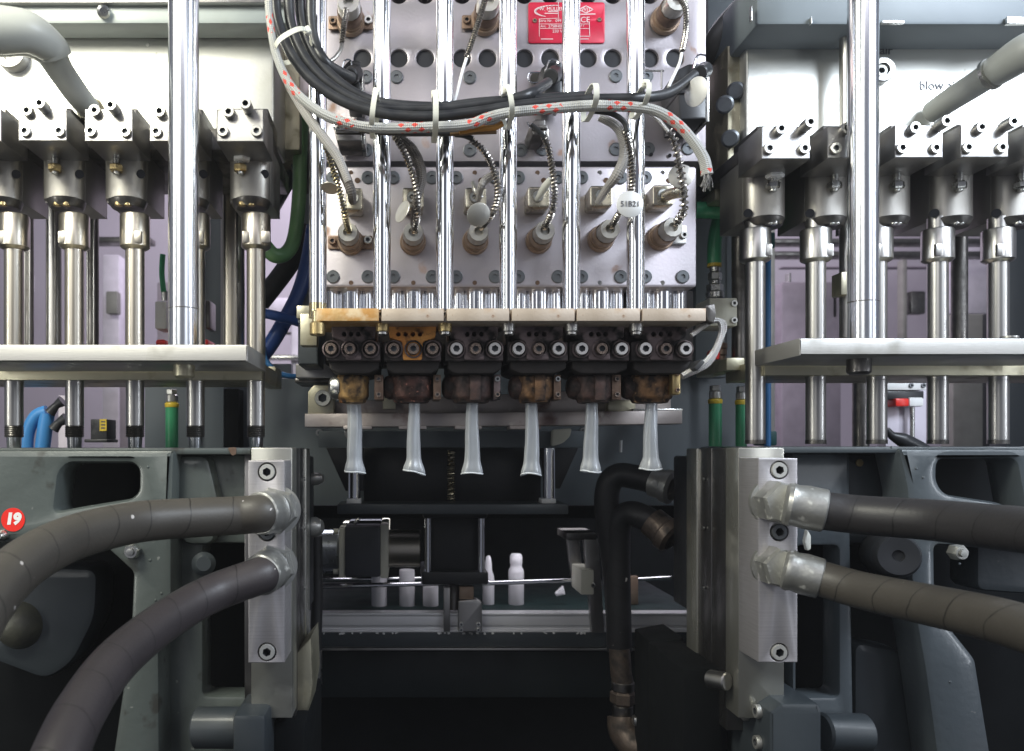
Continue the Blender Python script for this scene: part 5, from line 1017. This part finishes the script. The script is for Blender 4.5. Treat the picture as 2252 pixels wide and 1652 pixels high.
for k in range(26):
    x = random.uniform(710, 1320); o.wbox(P(x, 1392.5+random.uniform(-.5, 1), .9985), (S(random.uniform(2, 8), 1), .003, S(random.uniform(1.5, 3.5), 1)), 0, Matrix.Rotation(random.uniform(-.5, .5), 3, 'Y'))
o = o.build('plastic_crumbs', white, t); o['kind'] = 'stuff'
for (ax_, ay), (bx_, by), r, l in (((560, 1276), (940, 1272), 5.5, 'upper bright guide rail behind the bottles at the left of the bay'), ((560, 1293), (1076, 1281), 5, 'lower bright guide rail in front of the bottles at the left of the bay'), ((1060, 1283), (1274, 1276), 5, 'bright guide rail at the right bottles'), ((1380, 1275), (1476, 1270), 4.5, 'short bright rail at the far right of the bay')):
    dd = 1.10 if 'upper' in l or 'far' in l else 1.04
    tag(MB().cyl(P(ax_, ay, dd), P(bx_, by, dd), S(r, dd), n=20).build('guide_rail', chrome), l, 'rail', 'guide rails over the conveyor')
# bottles
bl = [(834, 1262, 1338, 17, 0, 1.09, 'leftmost milky bottle behind the guide rails'), (895, 1253, 1338, 17, 0, 1.09, 'taller milky bottle, second from the left, behind the drum'), (947, 1288, 1338, 17, 0, 1.09, 'milky bottle half hidden by the black cylinder'),
      (1074, 1222, 1336, 13, 1, 1.10, 'slim milky bottle just right of the black cylinder'), (1135, 1218, 1336, 17, 1, 1.10, 'brightest milky bottle with a full neck, on the belt right of the cylinder')]
for x, y0, y1, r, neck, dd, l in bl:
    t = T('bottle', l, 'bottle', P(x, y1, dd), 'milky bottles on the conveyor'); hh = S(y1-y0, dd); rr = S(r, dd)
    if not neck: pr = [(0, 0), (rr*.9, 0), (rr, .002), (rr, hh*.94), (rr*.96, hh), (0, hh)]
    elif r < 15: pr = [(0, 0), (rr*.9, 0), (rr, .002), (rr, hh*.55), (rr*.95, hh*.6), (rr*.62, hh*.72), (rr*.6, hh*.85), (rr*.4, hh*.97), (rr*.2, hh), (0, hh)]
    else: pr = [(0, 0), (rr*.9, 0), (rr, .002), (rr, hh*.66), (rr*.93, hh*.71), (rr*.76, hh*.75), (rr*.74, hh*.80), (rr*.80, hh*.83), (rr*.80, hh*.95), (rr*.6, hh), (0, hh)]
    MB().lathe(P(x, y1, dd), (0, 0, 1), pr, 32).build('bottle_body', bottle_m, t)
    if neck: MB().lathe(P(x, y0+4, dd), (0, 0, -1), [(rr*.55, -.002), (rr*.74, -.001), (rr*.76, .004), (rr*.6, .005)] if r > 15 else [(rr*.2, -.001), (rr*.35, 0), (rr*.42, .004), (rr*.3, .004)], 24).build('bottle_rim', bottle_m, t)
t = T('rail_bracket', 'flat alloy bracket with two screws bolted to the conveyor rail', 'bracket', P(1034, 1392, .99)); MB().prism(rpoly([(1008, 1322), (1048, 1318), (1060, 1326), (1060, 1390), (1008, 1390)], 3), .985, .999, (), .001).build('plate', alu, t)
for x in (1014, 1052):
    for y in (1373, 1385): screw(t, P(x, y, .985), S(5, .985), .003, zinc)
MB().box(1010, 1290, 1042, 1318, .99, 1.0, .001).build('rust_clip', gland_m, t)
tag(MB().box(976, 1292, 990, 1390, .99, 1.0, .001).build('thin_post', alu), 'thin alloy post left of the flat rail bracket', 'post')
t = T('guide_support', 'slanted alloy support arm with clamp block at the right of the conveyor', 'support', P(1310, 1395, 1.0))
MB().prism([(1284, 1186), (1316, 1186), (1330, 1392), (1302, 1392)], .99, 1.0, (), .001).build('front_arm', alu, t); MB().prism([(1246, 1174), (1272, 1174), (1286, 1290), (1260, 1290)], 1.04, 1.05, (), .001).build('rear_arm', alu, t)
MB().box(1278, 1254, 1306, 1308, .975, 1.03, .001).build('clamp', cream, t); screw(t, P(1304, 1287, .975), S(5, .98), .003, zinc)
MB().box(1246, 1172, 1312, 1188, .99, 1.05, .001).build('tie_bar', dark_steel, t)
tag(MB().prism(rpoly([(1222, 1306), (1240, 1290), (1244, 1308), (1224, 1312)], 2), 1.09, 1.1, (), .001).build('bottle_scrap', bottle_m), 'scrap of pale plastic on the belt right of the bottles', 'plastic scrap')
tag(MB().box(1380, 1268, 1404, 1330, 1.09, 1.1, .001).build('rail_post', gland_m), 'small brownish post under the short rail at the right', 'post')

# ---------------------------------------------------------------- added thin volume, standing in for lens glow around the work lamps
hz = MB().wbox((.2, 1.0, H+.30), (7.4, 6.3, 5.2)).build('glow_volume', mat('glow_volume', (1, 1, 1)))
nt = hz.data.materials[0].node_tree; nt.nodes.clear(); ou = nt.nodes.new('ShaderNodeOutputMaterial'); vo = nt.nodes.new('ShaderNodeVolumePrincipled')
vo.inputs['Color'].default_value = (.93, .95, 1, 1); vo.inputs['Density'].default_value = .011; nt.links.new(vo.outputs[0], ou.inputs['Volume']); hz['kind'] = 'stuff'
